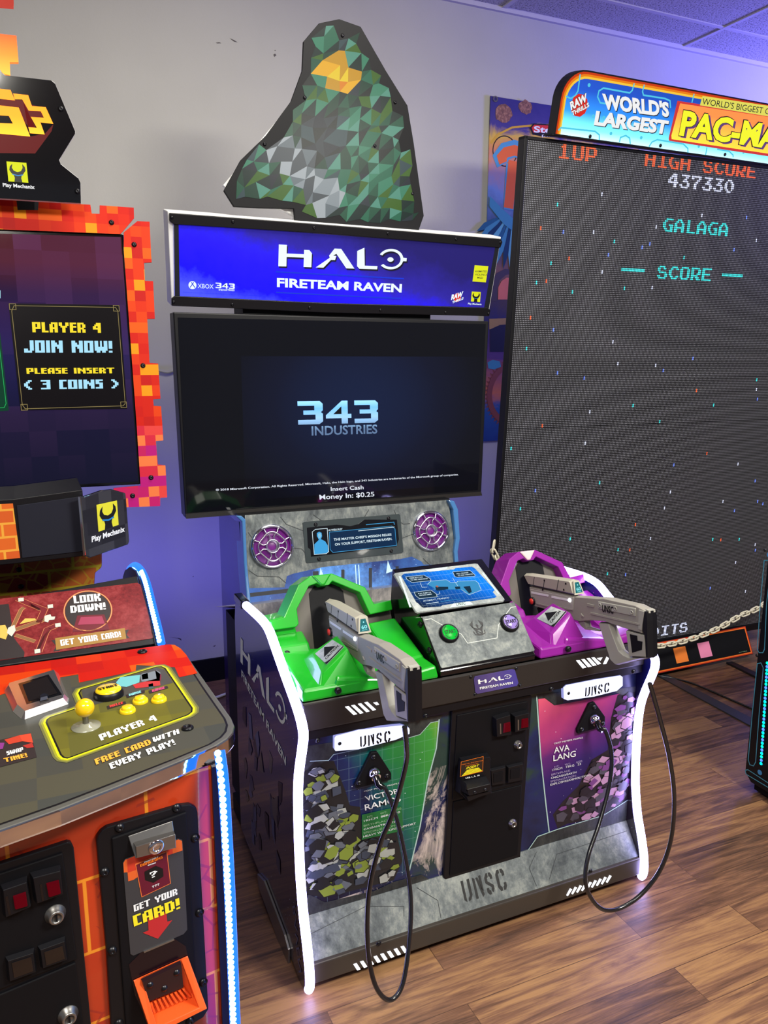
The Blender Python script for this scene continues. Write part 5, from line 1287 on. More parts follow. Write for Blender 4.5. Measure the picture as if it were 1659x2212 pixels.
# ================================================================== RIGHT EDGE CABINET
RMF = FSIDE(2.42)
rm = thing('arcade_cabinet', 'black cabinet with thin cyan outlines at the right edge of the photo', 'arcade cabinet', (2.6, 1.6, FZ))
ru = RMF.px(1608, 1681)[0]; rt = RMF.px(1651, 1187)[1]; rb = RMF.px(1607, 1681)[1]
m = MB(); m.prism(RMF, [(ru+.03, rb), (ru+.85, rb), (ru+.85, rt), (ru+.03, rt), (ru+.003, rt-.02), (ru, rb+.03)], BLK, -.02, 0)
m.box((2.44, 1.10, FZ+.01), (3.2, 1.93, rt-.03), BLKM)
body_r = m.build('side_panel', rm, bevel=.002)
m = MB(); CYL = plain('cyan_outline', S(70, 140, 160), .4)
for q in (B8((1000, 225), (970, 560), (945, 930), (960, 958), (990, 958), (1003, 930), (1020, 560), (1060, 240), (1030, 222)), B8((945, 1045), (905, 1450), (873, 1810), (885, 1850), (915, 1860), (932, 1830), (960, 1450), (993, 1080), (975, 1040)), B8((850, 1895), (870, 1890), (1100, 2040), (1110, 2070), (1080, 2060), (855, 1925))):
    m.stroke(RMF, RMF.q(q), .0035, CYL, .0012, closed=True)
for p in B8((1040, 180), (965, 1912)): m.disc(RMF, RMF.px(*p), .010, plain('cyan_dot', S(60, 130, 180), .4), .0012, 20)
m.build('outline_print', body_r)
for p in B8((1003, 140), (940, 980)): bolt(RMF, RMF.px(*p), rm, .005)
m = MB(); cols = [glow('rgb_led_green', (0, .9, .35, 1), 3), glow('rgb_led_blue', (.05, .15, 1, 1), 3), glow('rgb_led_cyan', (0, .8, .9, 1), 3)]
A_ = RMF.px(*B8((1030, 1040))[0]); B_ = RMF.px(*B8((980, 1840))[0])
for k in range(30):
    t_ = k/29; c = (A_[0]+(B_[0]-A_[0])*t_, A_[1]+(B_[1]-A_[1])*t_)
    m.lathe(RMF.P(c[0], c[1], .004), RMF.n, [(.006, 0), (.004, .003), (.0001, .004)], cols[(k*7) % 3], 8)
m.prism(RMF, [(A_[0]-.008, A_[1]), (B_[0]-.008, B_[1]), (B_[0]+.008, B_[1]), (A_[0]+.008, A_[1])], BLKM, 0, .004)
m.build('led_strip', rm, 'strip of green and blue LEDs')

# floor bars and cables behind the centre cabinet
FLF = Face((0, 0, FZ), (1, 0, 0), (0, 1, 0))
def lay(nm, lab, cat, q, mt, h0, h1, group=None):
    c = FLF.q(q); m = MB(); m.prism(FLF, c, mt, h0, h1)
    u = sum(p[0] for p in c)/len(c); v_ = sum(p[1] for p in c)/len(c)
    o = m.build(nm, None, bevel=.001); o.data.transform(Matrix.Translation((-u, -v_, -FZ))); o.location = (u, v_, FZ)
    return tag(o, lab, cat, group)
lay('floor_bar', 'long flat grey steel bar with a small pale triangle lying on the wood floor', 'metal bar', B8((150, 1150), (200, 1128), (880, 1478), (1050, 1560), (1010, 1590), (870, 1540)), plain('bar_grey', S(66, 66, 72), .45, .4), .001, .007)
lay('floor_bar', 'short dark rail on the floor under the slanted orange-edged board', 'metal bar', B8((695, 1048), (740, 1042), (1000, 1160), (1000, 1200)), plain('bar_dark', S(40, 38, 42), .45, .4), .001, .012)
m = MB(); P_ = smooth_path([atZ(x, y, FZ+.006) for x, y in B8((150, 1140), (225, 1153), (330, 1175), (450, 1212), (600, 1275), (760, 1345), (880, 1396), (1100, 1500))])
c0 = P_[0].copy(); m.tube([p-c0 for p in P_], .005, CABLE, 8); o = m.build('power_cable'); o.location = c0; tag(o, 'thin black cable running along the floor beside the long steel bar', 'cable')
m = MB(); P_ = smooth_path([atY(x, y, WY-.012) for x, y in ((330, 800), (345, 803), (362, 806), (378, 802), (400, 800))]); c0 = P_[0].copy()
m.tube([p-c0 for p in P_], .004, plain('grey_cable', S(120, 118, 116), .5), 8); o = m.build('wall_cable'); o.location = c0; tag(o, 'thin grey cable crossing the wall left of the big monitor', 'cable')
m = MB(); c0 = atZ(440, 1517, FZ+.008); c1_ = atZ(520, 1487, FZ+.008); m.tube([Vector(), c1_-c0], .007, WHT, 10); o = m.build('white_tube'); o.location = c0; tag(o, 'thin white tube on the floor between the left and centre cabinets', 'tube')

# ================================================================== WALL BANNER
BN = FX(WY-.012, 0, WY-.012, 1)
bl, tl2 = BN.px(1046, 953), BN.px(1060, 207)
bw_ = 1.0
ban = thing('wall_banner', 'tall pinball banner with an orange letter and blue feathers hanging on the wall', 'banner', (tl2[0]+.5, WY-.012, bl[1]))
m = MB()
t = NT('banner_sky'); v = t.tc(); s_ = t.sep(v); nz = t.noise(v, 5, 6, .7, 1.0)
f = t.math('ADD', t.math('DIVIDE', s_[2], 1.78), t.math('MULTIPLY', t.math('SUBTRACT', nz, .5), .16))
BNM = t.out(t.ramp(f, [(0, S(30, 60, 120)), (.10, S(40, 84, 140)), (.15, S(196, 110, 70)), (.26, S(90, 60, 110)), (.36, S(34, 36, 84)), (.44, S(70, 56, 50)), (.52, S(120, 84, 70)), (.62, S(40, 60, 90)), (.76, S(110, 140, 190)), (.86, S(206, 130, 80)), (.90, S(210, 170, 60)), (.93, S(60, 50, 120)), (1, S(44, 36, 110))]), .5)
m.prism(BN, [(tl2[0], bl[1]), (tl2[0]+bw_, bl[1]), (tl2[0]+bw_, tl2[1]), (tl2[0], tl2[1])], BNM, -.006, 0)
BRW = grunge('rock_print', S(60, 34, 30), S(128, 84, 66), S(190, 140, 110), 60, .5, 0)
for c, r_ in ((B2((150, 332))[0], .055), (B2((278, 295))[0], .042)):
    u, v_ = BN.px(*c); random.seed(int(c[0])); m.flat(BN, [(u+r_*random.uniform(.85, 1.1)*math.cos(2*PI*i/18), v_+r_*.85*random.uniform(.85, 1.1)*math.sin(2*PI*i/18)) for i in range(18)], BRW, .001)
GD = plain('gold_print', S(206, 160, 50), .4)
m.stroke(BN, BN.q(B2((80, 500), (120, 450), (200, 410), (300, 400), (440, 395))), .010, GD, .001)
m.ring(BN, BN.px(*B2((160, 545))[0]), .072, .077, KB, .0012)
BLF = plain('blue_outline_print', S(80, 150, 190), .4)
def band(pts, w0, mt, h): m.stroke(BN, BN.q(B2(*pts)), w0, mt, h)
band(((150, 620), (135, 580), (160, 545), (215, 530), (300, 560)), .085, BLF, .0014); band(((190, 880), (205, 620)), .085, BLF, .0014)
OPR = plain('orange_letter_print', S(226, 104, 48), .4)
band(((150, 612), (140, 580), (165, 552), (215, 540), (300, 570)), .052, OPR, .0018); band(((180, 870), (207, 600)), .06, OPR, .0018); band(((240, 640), (236, 760)), .02, OPR, .0019)
FE = [plain('feather_print', S(*c), .4) for c in ((40, 96, 130), (70, 140, 170), (24, 60, 90), (100, 170, 190))]
for i in range(13):
    a = R(-150+i*8.5); r0 = .05; L2 = .16+.012*i; u, v_ = BN.px(*B2((205, 985))[0]); 
    d = Vector((math.cos(a), math.sin(a))); n_ = Vector((-d.y, d.x)); o_ = Vector((u-.09+i*.012, v_+.05-i*.006))
    m.flat(BN, [tuple(o_+n_*.004), tuple(o_+d*L2*.6+n_*.018), tuple(o_+d*L2), tuple(o_+d*L2*.6-n_*.018), tuple(o_-n_*.004)], FE[i % 4], .0020+.0001*i)
m.flat(BN, BN.q(B2((72, 800), (150, 880), (228, 950), (228, 1020), (150, 960), (70, 860))), FE[1], .0036)
m.flat(BN, BN.q(B2((80, 1400), (82, 1290), (110, 1240), (160, 1215), (220, 1220), (220, 1240), (165, 1250), (130, 1280), (118, 1330), (115, 1400))), plain('arch_print', S(66, 56, 60), .5), .0012)
m.flat(BN, BN.q(B2((120, 1390), (122, 1320), (140, 1285), (170, 1265), (205, 1270), (205, 1390))), plain('sunset_print', S(206, 110, 90), .5), .0014)
m.flat(BN, BN.q(B2((70, 1500), (200, 1495), (190, 1560), (70, 1560))), plain('sand_print', S(150, 120, 70), .5), .0012)
m.flat(BN, BN.q(B2((75, 1560), (130, 1535), (190, 1530), (190, 1688), (75, 1688))), plain('dark_ship_print', S(24, 26, 38), .5), .0014)
gc = BN.px(*B3((215, 240))[0]); GP = plain('gear_print', S(130, 70, 60), .5); m.ring(BN, gc, .150, .185, GP, .0012, 70, 290)
for i in range(30):
    a = R(80+i*7); m.flat(BN, [(gc[0]+.183*math.cos(a), gc[1]+.183*math.sin(a)), (gc[0]+.205*math.cos(a+.03), gc[1]+.205*math.sin(a+.03)), (gc[0]+.183*math.cos(a+.07), gc[1]+.183*math.sin(a+.07))], GP, .0012)
m.flat(BN, BN.q(B3((60, 60), (90, 45), (130, 55), (138, 85), (100, 100), (65, 95))), FE[1], .0014)
BNP = m.build('banner_cloth', ban)
m = MB(); u, v_ = BN.px(*B2((395, 420))[0])
m.flat(BN, BN.q(B2((302, 410), (320, 388), (620, 405), (620, 470), (400, 465), (315, 450))), KB, .0040); m.flat(BN, BN.q(B2((310, 412), (325, 395), (620, 412), (620, 440), (320, 440))), REDP, .0044)
m.text(BN, 'Stern', *B2((322, 438), (490, 445), (322, 402)), WHTP, .0048, bold=.03); m.text(BN, 'pinball', *B2((368, 462), (500, 468), (368, 446)), WHTP, .0048)
m.build('badge_print', BNP)
m = MB(); m.ring(BN, BN.px(*B2((105, 248))[0]), .008, .015, STEEL, .003); m.build('grommet', ban, 'steel grommet')

# ================================================================== LEFT BLOCK-GAME CABINET
lc = thing('arcade_cabinet', 'block-style game cabinet with an orange pixel frame around its screen', 'arcade cabinet', (-.5, 1.6, FZ))
REDS = [(186, 24, 10), (200, 50, 10), (212, 82, 12), (180, 20, 12), (192, 34, 12), (186, 26, 10), (202, 58, 10), (174, 20, 14), (196, 42, 10), (222, 136, 12)]
PINKS = [(186, 30, 62), (172, 22, 92), (204, 60, 56), (166, 18, 108), (190, 34, 56), (216, 110, 60), (176, 26, 84)]
MOS = cells('red_orange_mosaic', REDS, .0305); MOSP = cells('pink_mosaic', PINKS, .0305, seed=3)
LT = FX(2.42, 1.24, 2.42+.08, 1.94)
# monitor
m = MB(); m.prism(LT, LT.q([(-420, 478), (267, 505), (304, 1046), (-420, 1085)]), BLKG, -.06, -.004)
ltv = m.build('monitor', lc, 'large monitor with a dark purple screen', bevel=.003)
m = MB(); t = NT('block_game_screen'); v = t.tc(); s_ = t.sep(v)
w_ = t.n('ShaderNodeTexWhiteNoise', noise_dimensions='3D'); fl = t.n('ShaderNodeVectorMath', operation='FLOOR'); t.l(t.tc((14, 0, 14)), fl.inputs[0]); t.l(fl.outputs[0], w_.inputs[0])
f = t.math('DIVIDE', t.math('SUBTRACT', s_[2], 1.27), .68)
cg_ = t.ramp(f, [(0, S(4, 4, 34)), (.3, S(6, 6, 44)), (.6, S(26, 24, 84)), (.8, S(46, 24, 62)), (.92, S(86, 30, 34)), (1, S(84, 30, 30))])
cg_ = t.mix(t.math('MULTIPLY', t.math('MULTIPLY', w_.outputs[0], .22), f), cg_, S(150, 90, 160)); t.out((.004, .004, .008, 1), .06, 0, cg_, .85); t.b.inputs['Specular IOR Level'].default_value = .35
m.prism(LT, LT.q([(-400, 492), (262, 512), (299, 1040), (-400, 1073)]), t.m, -.004, -.002)
YT = glow('screen_yellow', (1, .78, .03, 1), 1.0); BT = glow('screen_ice_blue', (.42, .80, 1, 1), 1.0)
BXM = glow('screen_black_box', (.006, .004, .006, 1), .8); GLD = glow('screen_gold_line', (.35, .27, .10, 1), .8)
hb = .0
m.flat(LT, LT.q(A2((72, 455), (1020, 470), (1085, 1355), (175, 1370))), BXM, .0002)
m.stroke(LT, LT.q(A2((120, 475), (985, 490), (1005, 520), (1068, 1310), (1050, 1330), (215, 1355), (190, 1320), (100, 520))), .0016, GLD, .0006, closed=True)
for p in ((108, 484), (992, 498), (1055, 1320), (207, 1342)):
    u, v_ = LT.px(*A2(p)[0]); m.stroke(LT, [(u-.008, v_-.008), (u+.008, v_-.008), (u+.008, v_+.008), (u-.008, v_+.008)], .0016, GLD, .0008, closed=True)
m.text(LT, 'PLAYER 4', *A2((277, 703), (862, 708), (272, 615)), YT, .001, font='c')
m.text(LT, 'JOIN NOW!', *A2((207, 876), (960, 876), (202, 772)), BT, .001, font='c')
m.text(LT, 'PLEASE INSERT', *A2((228, 1058), (978, 1052), (224, 1008)), YT, .001, font='c')
m.text(LT, '< 3 COINS >', *A2((208, 1192), (1012, 1180), (204, 1112)), BT, .001, font='c')
m.flat(LT, LT.q(A2((-300, 640), (0, 700), (75, 1370), (-300, 1400))), glow('screen_green_box', (.004, .06, .03, 1), .8), .0002)
m.stroke(LT, LT.q(A2((-20, 700), (52, 1310), (35, 1345), (-60, 1350))), .0016, glow('screen_green_line', (.02, .5, .12, 1), .9), .0006)
m.text(LT, 'I', *A2((-4, 412), (4, 412), (-4, 345)), BT, .001, font='c')
m.build('screen', ltv, 'glowing screen asking player 4 to join')
# pixel frame
m = MB()
q1 = A1((-1200, 1640), (140, 1710), (150, 1795), (325, 1797), (330, 1725), (770, 1750), (782, 1825), (850, 1828), (850, 1755), (1140, 1775), (1143, 1865), (1050, 1975), (1025, 2000), (0, 1960), (-1200, 1915))
m.prism(LT, LT.q(q1), MOS, -.002, .004, side=BLK)
f1 = m.build('pixel_frame', lc, 'orange and red pixel-block frame, top piece')
m = MB()
q2 = A1((1055, 1985), (1170, 1890), (1275, 1895), (1288, 2180))+A2((1293, 108), (1228, 112), (1235, 265), (1305, 268), (1320, 588), (1255, 590), (1275, 965), (1348, 970), (1368, 1270), (1305, 1275), (1310, 1330), (1372, 1335), (1384, 1500), (1165, 1500), (1055, 0))
q3 = A2((1165, 1500), (1384, 1500), (1392, 1625), (1328, 1630), (1345, 1830), (1410, 1838), (1425, 2110), (1365, 2115), (1365, 2185), (1050, 2195), (1045, 2140), (975, 2135), (968, 2030), (1198, 2010))
m.prism(LT, LT.q(q2), MOS, -.002, .004, side=BLK); m.prism(LT, LT.q(q3), MOSP, -.002, .004, side=BLK)
f2 = m.build('pixel_frame', lc, 'orange to pink pixel-block frame, right piece')
for p, o in ((A1((950, 1902))[0], f1), (A1((1143, 2090))[0], f2), (A2((1218, 988))[0], f2), (A2((1287, 1942))[0], f2), (A2((1130, 2097))[0], f2)): bolt(LT, LT.px(*p), o, .006, .004)
# topper sign
TS = FX(2.44, 1.98, 2.44, 3.0)
m = MB(); q = A1((-2200, 500), (0, 590), (40, 640), (440, 685), (470, 710), (642, 1120), (642, 1140), (505, 1365), (520, 1400), (670, 1520), (688, 1560), (692, 1735), (-2200, 1560))
m.prism(TS, TS.q(q), BLKG, -.02, 0, side=WHT); tsn = m.build('topper_sign', lc, 'glossy black sign with orange block lettering', bevel=.001)
m = MB(); OL = grad('lit_orange_letters', (0, 0, 1), 2.15, 2.42, [(0, (255, 200, 50)), (.4, (250, 140, 30)), (1, (246, 118, 24))], em=.8)
DR = glow('lit_dark_red', (.22, .02, .02, 1), .7)
for q in (((-500, 1140), (0, 1140), (255, 1165), (380, 1145), (455, 1060), (440, 1120), (300, 1310), (-500, 1300)), ((200, 880), (340, 910), (375, 1000), (260, 1000), (300, 1080), (240, 1090)), ((0, 850), (190, 855), (300, 1085), (250, 1090), (190, 1020), (165, 915), (0, 900))):
    m.flat(TS, TS.q(A1(*q)), DR, .0006)
for q in (((-500, 740), (0, 758), (90, 768), (128, 858), (0, 845), (-500, 830)), ((112, 798), (240, 812), (272, 905), (390, 915), (455, 1058), (345, 1045), (382, 1148), (255, 1138), (242, 1085), (315, 1092), (262, 998), (375, 1005), (348, 950), (245, 945), (190, 850), (125, 848)), ((-500, 880), (0, 900), (160, 918), (258, 1166), (0, 1142), (-500, 1120), (-500, 1060), (0, 1050), (110, 1055), (75, 990), (0, 985), (-500, 960))):
    m.flat(TS, TS.q(A1(*q)), OL, .0010)
YS = glow('lit_wrench_yellow', (.80, .85, .02, 1), 1.0)
wrench(m, TS, TS.q(A1((55, 1378), (225, 1390), (242, 1560), (72, 1548))), (YS, KB, BL_), .0010)
m.text(TS, 'Play Mechanix', *A1((25, 1592), (297, 1612), (22, 1560)), SGW, .0012, bold=.03)
m.build('sign_print', tsn)
for p in A1((518, 930), (660, 1633)): bolt(TS, TS.px(*p), tsn, .006)
m = MB(); m.prism(TS, TS.q(A1((-900, -200), (112, -60), (118, 20), (115, 60), (-900, -30))), glow('lit_red_block', (.70, .05, .03, 1), .8), -.015, .0)
m.prism(TS, TS.q(A1((-900, 200), (0, 288), (140, 305), (158, 530), (83, 530), (88, 642), (20, 625), (0, 590), (-900, 480))), grad('lit_orange_block', (0, 0, 1), 2.34, 2.47, [(0, (250, 170, 60)), (.5, (248, 120, 40)), (1, (232, 60, 30))], em=.8), -.015, .0)
m.build('topper_cutout', lc, 'orange and red block cut-out above the sign')
m = MB(); m.prism(TS, TS.q(A1((-1000, 1500), (300, 1600), (300, 1800), (-1000, 1700))), BLKM, -.20, -.13); m.build('sign_mast', lc)
# column behind the screen, printed with bricks
t = NT('brick_block_print'); v = t.tc(); bk = t.n('ShaderNodeTexBrick'); rot_ = t.tc((1, 1, 1), (0, 0, 0), (R(90), 0, 0)); t.l(rot_, bk.inputs['Vector'])
bk.inputs['Scale'].default_value = 1; bk.inputs['Brick Width'].default_value = .13; bk.inputs['Row Height'].default_value = .055; bk.inputs['Mortar Size'].default_value = .004
bk.inputs['Color1'].default_value = S(170, 90, 40); bk.inputs['Color2'].default_value = S(130, 40, 40); bk.inputs['Mortar'].default_value = S(170, 150, 40)
vo = t.n('ShaderNodeTexVoronoi', feature='DISTANCE_TO_EDGE'); t.l(v, vo.inputs['Vector']); vo.inputs['Scale'].default_value = 26
GBK = t.out(t.mix(t.math('MULTIPLY', t.math('LESS_THAN', vo.outputs['Distance'], .05), .6), bk.outputs[0], S(170, 140, 40)), .35)
CF = FX(2.34, .9, 2.34, 1.3)
m = MB(); m.prism(CF, CF.q(A3((-1500, 760), (180, 655), (870, 520), (870, 680), (862, 700), (812, 742), (805, 850), (800, 1000), (-1500, 1200))), GBK, -.3, 0, side=BLKM); col_ = m.build('column', lc, 'column with gold and red brick print', bevel=.003)
for p in A3((162, 713), (178, 858)): bolt(CF, CF.px(*p), col_, .006)
m = MB(); m.box((-.9, 2.64, .2), (.10, 2.9, 2.2), BLKM); m.build('rear_column', lc)
# speaker bar and its angled end plate
SBF = FX(2.16, 1.1, 2.16, 1.3)
m = MB(); m.prism(SBF, SBF.q([(-400, 1105), (30, 1078), (178, 1058), (192, 1200), (48, 1216), (-400, 1260)]), BLK, -.22, 0); sb = m.build('speaker_bar', lc, 'black cloth covered speaker bar', bevel=.006)
m = MB(); m.prism(SBF, SBF.q([(36, 1092), (176, 1072), (182, 1190), (48, 1205)]), plain('speaker_cloth_navy', S(14, 16, 34), .9), 0, .003); m.build('speaker_cloth', sb, bevel=.001)
t = NT('lava_screen'); v = t.tc((1, 1, 1), (0, 0, 0), (R(90), 0, 0)); bk = t.n('ShaderNodeTexBrick'); t.l(v, bk.inputs['Vector']); bk.inputs['Scale'].default_value = 1
bk.inputs['Brick Width'].default_value = .06; bk.inputs['Row Height'].default_value = .035; bk.inputs['Mortar Size'].default_value = .003
bk.inputs['Color1'].default_value = (.75, .10, .01, 1); bk.inputs['Color2'].default_value = (.9, .16, .01, 1); bk.inputs['Mortar'].default_value = (1, .42, .04, 1)
t.out((.01, .01, .01, 1), .3, 0, bk.outputs[0], .9)
m = MB(); m.prism(SBF, SBF.q(A3((-800, 200), (110, 148), (172, 612), (-800, 700))), t.m, 0, .002); m.build('side_screen', sb, 'glowing orange brick picture')
EPF = FX(2.135, 1.1, 2.135, 1.3, yaw=48, x0=.12)
EPM = cells('dark_block_print', [(40, 40, 46), (56, 56, 62), (34, 34, 40), (48, 48, 54)], .035, .25, seed=2)
m = MB(); m.prism(EPF, EPF.q(A3((690, 85), (722, 92), (880, 36), (965, 28), (1075, 60), (1106, 470), (1095, 500), (770, 615), (735, 600))), EPM, -.012, 0, side=CHROME)
ep = m.build('end_plate', lc, 'angled black plate with a yellow wrench logo', bevel=.003)
m = MB(); wrench(m, EPF, EPF.q(A3((820, 160), (995, 122), (1010, 330), (838, 390))), (plain('logo_yellow', S(214, 210, 50), .4), KB, BL_), .0010)
m.text(EPF, 'Play Mechanix', *A3((780, 478), (1062, 385), (778, 430)), WHTP, .0012, bold=.03); m.build('plate_print', ep)

# look-down panel
pb, pt_ = atX(325, 1385, .226), atX(296, 1246, .226)
LK = FX(pb.y, pb.z, pt_.y, pt_.z)
m = MB()
m.prism(LK, LK.q([(-420, 1375), (296, 1243), (337, 1390), (-420, 1500)]), BLK, -.05, 0)
lk = m.build('card_panel', lc, 'slanted dark red panel with card artwork', bevel=.003)
m = MB()
RP = grunge('scratched_red_print', S(84, 22, 28), S(120, 36, 40), S(146, 60, 62), 14, .25, 0)
m.prism(LK, LK.q(A3((-1600, 1090), (0, 965), (1172, 828), (1200, 845), (1318, 1290), (1300, 1302), (0, 1490), (-1600, 1650))), RP, 0, .0012)
WD, RDK, PAL, OL2 = plain('wood_print', S(130, 90, 56), .4), plain('dark_red_print', S(110, 20, 30), .4), plain('pale_block_print', S(196, 200, 190), .4), plain('print_outline', S(216, 140, 90), .4)
K4 = plain('charcoal_print', S(42, 36, 38), .4); YB = plain('straw_print', S(214, 176, 84), .4)
m.flat(LK, LK.q(A3((-600, 1060), (75, 1010), (120, 1300), (210, 1420), (205, 1462), (-600, 1560))), K4, .0016)
for ln, w0, mt in ((((100, 1230), (180, 1060), (205, 1040)), .008, WD), (((130, 1230), (390, 1140)), .010, WD), (((130, 1275), (300, 1330)), .008, WD), (((150, 965), (250, 1010), (380, 1060), (330, 1170)), .013, RDK), (((480, 1195), (400, 1230), (330, 1420)), .013, RDK), (((250, 1010), (340, 1060)), .006, K4), (((430, 1220), (380, 1290), (315, 1420)), .006, K4)):
    m.stroke(LK, LK.q(A3(*ln)), w0+.002, OL2, .0018); m.stroke(LK, LK.q(A3(*ln)), w0, mt, .0022)
for c in ((180, 975), (430, 1032), (495, 1192), (320, 1415)): u, v_ = LK.px(*A3(c)[0]); m.flat(LK, [(u-.006, v_-.006), (u+.006, v_-.006), (u+.006, v_+.006), (u-.006, v_+.006)], PAL, .0026)
for q in (((380, 1115), (430, 1100), (440, 1120), (472, 1120), (465, 1145), (420, 1150), (410, 1170), (380, 1160)), ((70, 1215), (125, 1190), (135, 1240), (100, 1290), (60, 1260))): m.flat(LK, LK.q(A3(*q)), PAL, .0027)
m.flat(LK, LK.q(A3((165, 1185), (215, 1135), (300, 1135), (310, 1150))), YB, .0024); m.flat(LK, LK.q(A3((0, 1195), (45, 1190), (75, 1250), (50, 1315), (0, 1300))), YB, .0024)
c = LK.px(*A3((752, 1065))[0]); rx = abs(LK.px(*A3((960, 1060))[0])[0]-c[0])
ry_ = abs(LK.px(*A3((752, 895))[0])[1]-c[1]); m.disc(LK, c, rx*.93, K4, .0016, 40, ry=ry_*.93); m.ring(LK, c, rx*.95, rx, OL2, .0020, k=ry_/rx)
m.flat(LK, LK.q(A3((660, 1110), (890, 1100), (935, 1230), (620, 1250))), plain('print_card_red', S(100, 16, 34), .4), .0020); m.flat(LK, LK.q(A3((690, 1125), (870, 1115), (895, 1180), (665, 1190))), plain('print_card_pink', S(150, 50, 80), .4), .0024)
m.text(LK, 'LOOK', *A3((632, 1008), (862, 985), (625, 945)), WHTP, .0028, font='c'); m.text(LK, 'DOWN!', *A3((604, 1090), (905, 1058), (598, 1030)), WHTP, .0028, font='c')
GB2 = plain('gold_ribbon_print', S(150, 112, 48), .4)
m.flat(LK, LK.q(A3((440, 1320), (510, 1310), (510, 1410), (455, 1415), (480, 1370))), K4, .0016); m.flat(LK, LK.q(A3((1040, 1240), (1100, 1228), (1080, 1270), (1105, 1300), (1040, 1310))), K4, .0016)
m.flat(LK, LK.q(A3((470, 1303), (1065, 1216), (1078, 1308), (480, 1402))), GB2, .0020)
m.text(LK, 'GET YOUR CARD!', *A3((520, 1370), (1036, 1292), (512, 1320)), WHTP, .0026, font='c')
m.build('panel_print', lk)
# side cheek with its LED arc
LX = .252
cheek = [(1.80, .90), (1.90, .935), (2.0, .985), (2.10, 1.018), (2.20, 1.034), (2.30, 1.030), (2.40, .998), (2.46, .955), (2.48, .90)]
cheek = [tuple(atX(x, y, LX))[1:] for x, y in ((352, 1392), (345, 1360), (335, 1320), (324, 1275), (316, 1250), (306, 1231), (294, 1223), (283, 1231), (278, 1245))]
BL2 = NT('blue_led_strip'); t = BL2; v = t.tc(); s_ = t.sep(v)
fz = t.math('FRACT', t.math('DIVIDE', t.math('SUBTRACT', s_[2], t.math('MULTIPLY', s_[1], .8)), .0085)); g_ = t.math('ABSOLUTE', t.math('SUBTRACT', fz, .5))
BSTR = t.out((.02, .05, .2, 1), .4, 0, t.mix(t.math('LESS_THAN', g_, .30), (.02, .16, 1, 1), (.30, .72, 1, 1)), 2.6)
def strip(m, P, pitch=.0105):
    m.tube(P, .0095, BTUBE, 12); L_ = 0; nxt = .004
    for i in range(1, len(P)):
        d = P[i]-P[i-1]; n_ = Vector((0, -d.z, d.y)).normalized()
        if n_.y > 0: n_ = -n_
        while L_+d.length >= nxt:
            p = P[i-1]+d*((nxt-L_)/d.length); m.lathe(p+n_*.0060+Vector((-.004, 0, 0)), n_+Vector((-.5, 0, 0)), [(.0060, 0), (.0058, .0025), (.0001, .0045)], BDOT, 10); nxt += pitch
        L_ += d.length
m = MB(); CFc = FSIDE(LX-.018); m.prism(CFc, [(-y, z) for y, z in cheek]+[(-cheek[-1][0], .7), (-cheek[0][0]+.0, .7)], BLK, -.018, 0); m.build('cheek', lc)
m = MB(); strip(m, smooth_path([Vector((LX-.004, y-.004, z+.004)) for y, z in cheek], 4)); m.build('led_strip', lc, 'glowing blue LED arc')

# deck
DZ = .95
DK = Face((0, 0, DZ), (1, 0, 0), (0, 1, 0))
dq = DK.q(A4((1010, 203), (1120, 188), (1160, 192), (1200, 215), (1240, 258), (1390, 470), (1540, 680), (1558, 725), (1548, 770), (1515, 810), (1440, 858), (1200, 962), (800, 1125), (400, 1282), (0, 1420)))
back = DK.px(0, 1441)
dq = dq+[(-.45, 1.06), (-1.25, 1.10), (-1.35, 1.4), (-1.3, back[1]), (back[0], back[1])]
m = MB(); m.prism(DK, dq, plain('deck_grey', S(84, 84, 80), .35), -.030, 0, side=CHROME)
deck = m.build('control_deck', lc, 'grey control deck with chrome edge', bevel=.004)
m = MB(); MOSD = cells('deck_mosaic', REDS, .052, flat='xy'); GRC = cells('deck_grey_mosaic', [(66, 66, 61), (70, 70, 64), (74, 72, 60), (63, 65, 62)], .07, flat='xy', seed=5)
def inset_poly(q, k):
    c_ = (sum(p[0] for p in q)/len(q), sum(p[1] for p in q)/len(q)); out = []
    for p in q:
        d = Vector((c_[0]-p[0], c_[1]-p[1])); L_ = d.length; out.append((p[0]+d.x/L_*k, p[1]+d.y/L_*k))
    return out
m.flat(DK, inset_poly(dq, .012), BLK, .0004); m.flat(DK, inset_poly(dq, .016), GRC, .0007)
m.flat(DK, DK.q(A4((-400, 400), (0, 345), (1010, 208), (1120, 193), (1160, 197), (1198, 220), (1236, 262), (1310, 385), (1190, 412), (1160, 345), (905, 330), (900, 370), (525, 447), (520, 392), (300, 430), (0, 530), (-400, 600))), MOSD, .0011)
# player box with its yellow printed halo
pbx = A4((525, 520), (540, 495), (1040, 345), (1070, 343), (1095, 355), (1275, 620), (1272, 645), (1245, 665), (450, 952), (425, 948), (405, 930), (308, 715), (315, 695), (335, 680), (500, 625), (560, 600))
for w0, c in ((.026, (108, 108, 60)), (.018, (150, 150, 44)), (.011, (214, 214, 20)), (.006, (240, 244, 30))):
    m.stroke(DK, DK.q(pbx), w0, plain('yellow_halo_print', S(*c), .4), .0014+(.03-w0)*.01, closed=True)
m.flat(DK, DK.q(pbx), cells('olive_box_print', [(98, 94, 36), (90, 88, 42), (106, 102, 36)], .06, flat='xy', seed=7), .0018)
m.flat(DK, DK.q(A4((540, 500), (1040, 350), (1090, 362), (1150, 450), (830, 540), (620, 600), (560, 590))), plain('box_dark_print', S(70, 70, 66), .4), .0020)
m.stroke(DK, DK.q(pbx), .003, BLK, .0022, closed=True)
m.text(DK, 'PLAYER 4', *A4((672, 838), (1045, 702), (652, 800)), WHTP, .0026, font='c')
OT = plain('orange_text_print', S(250, 170, 60), .4)
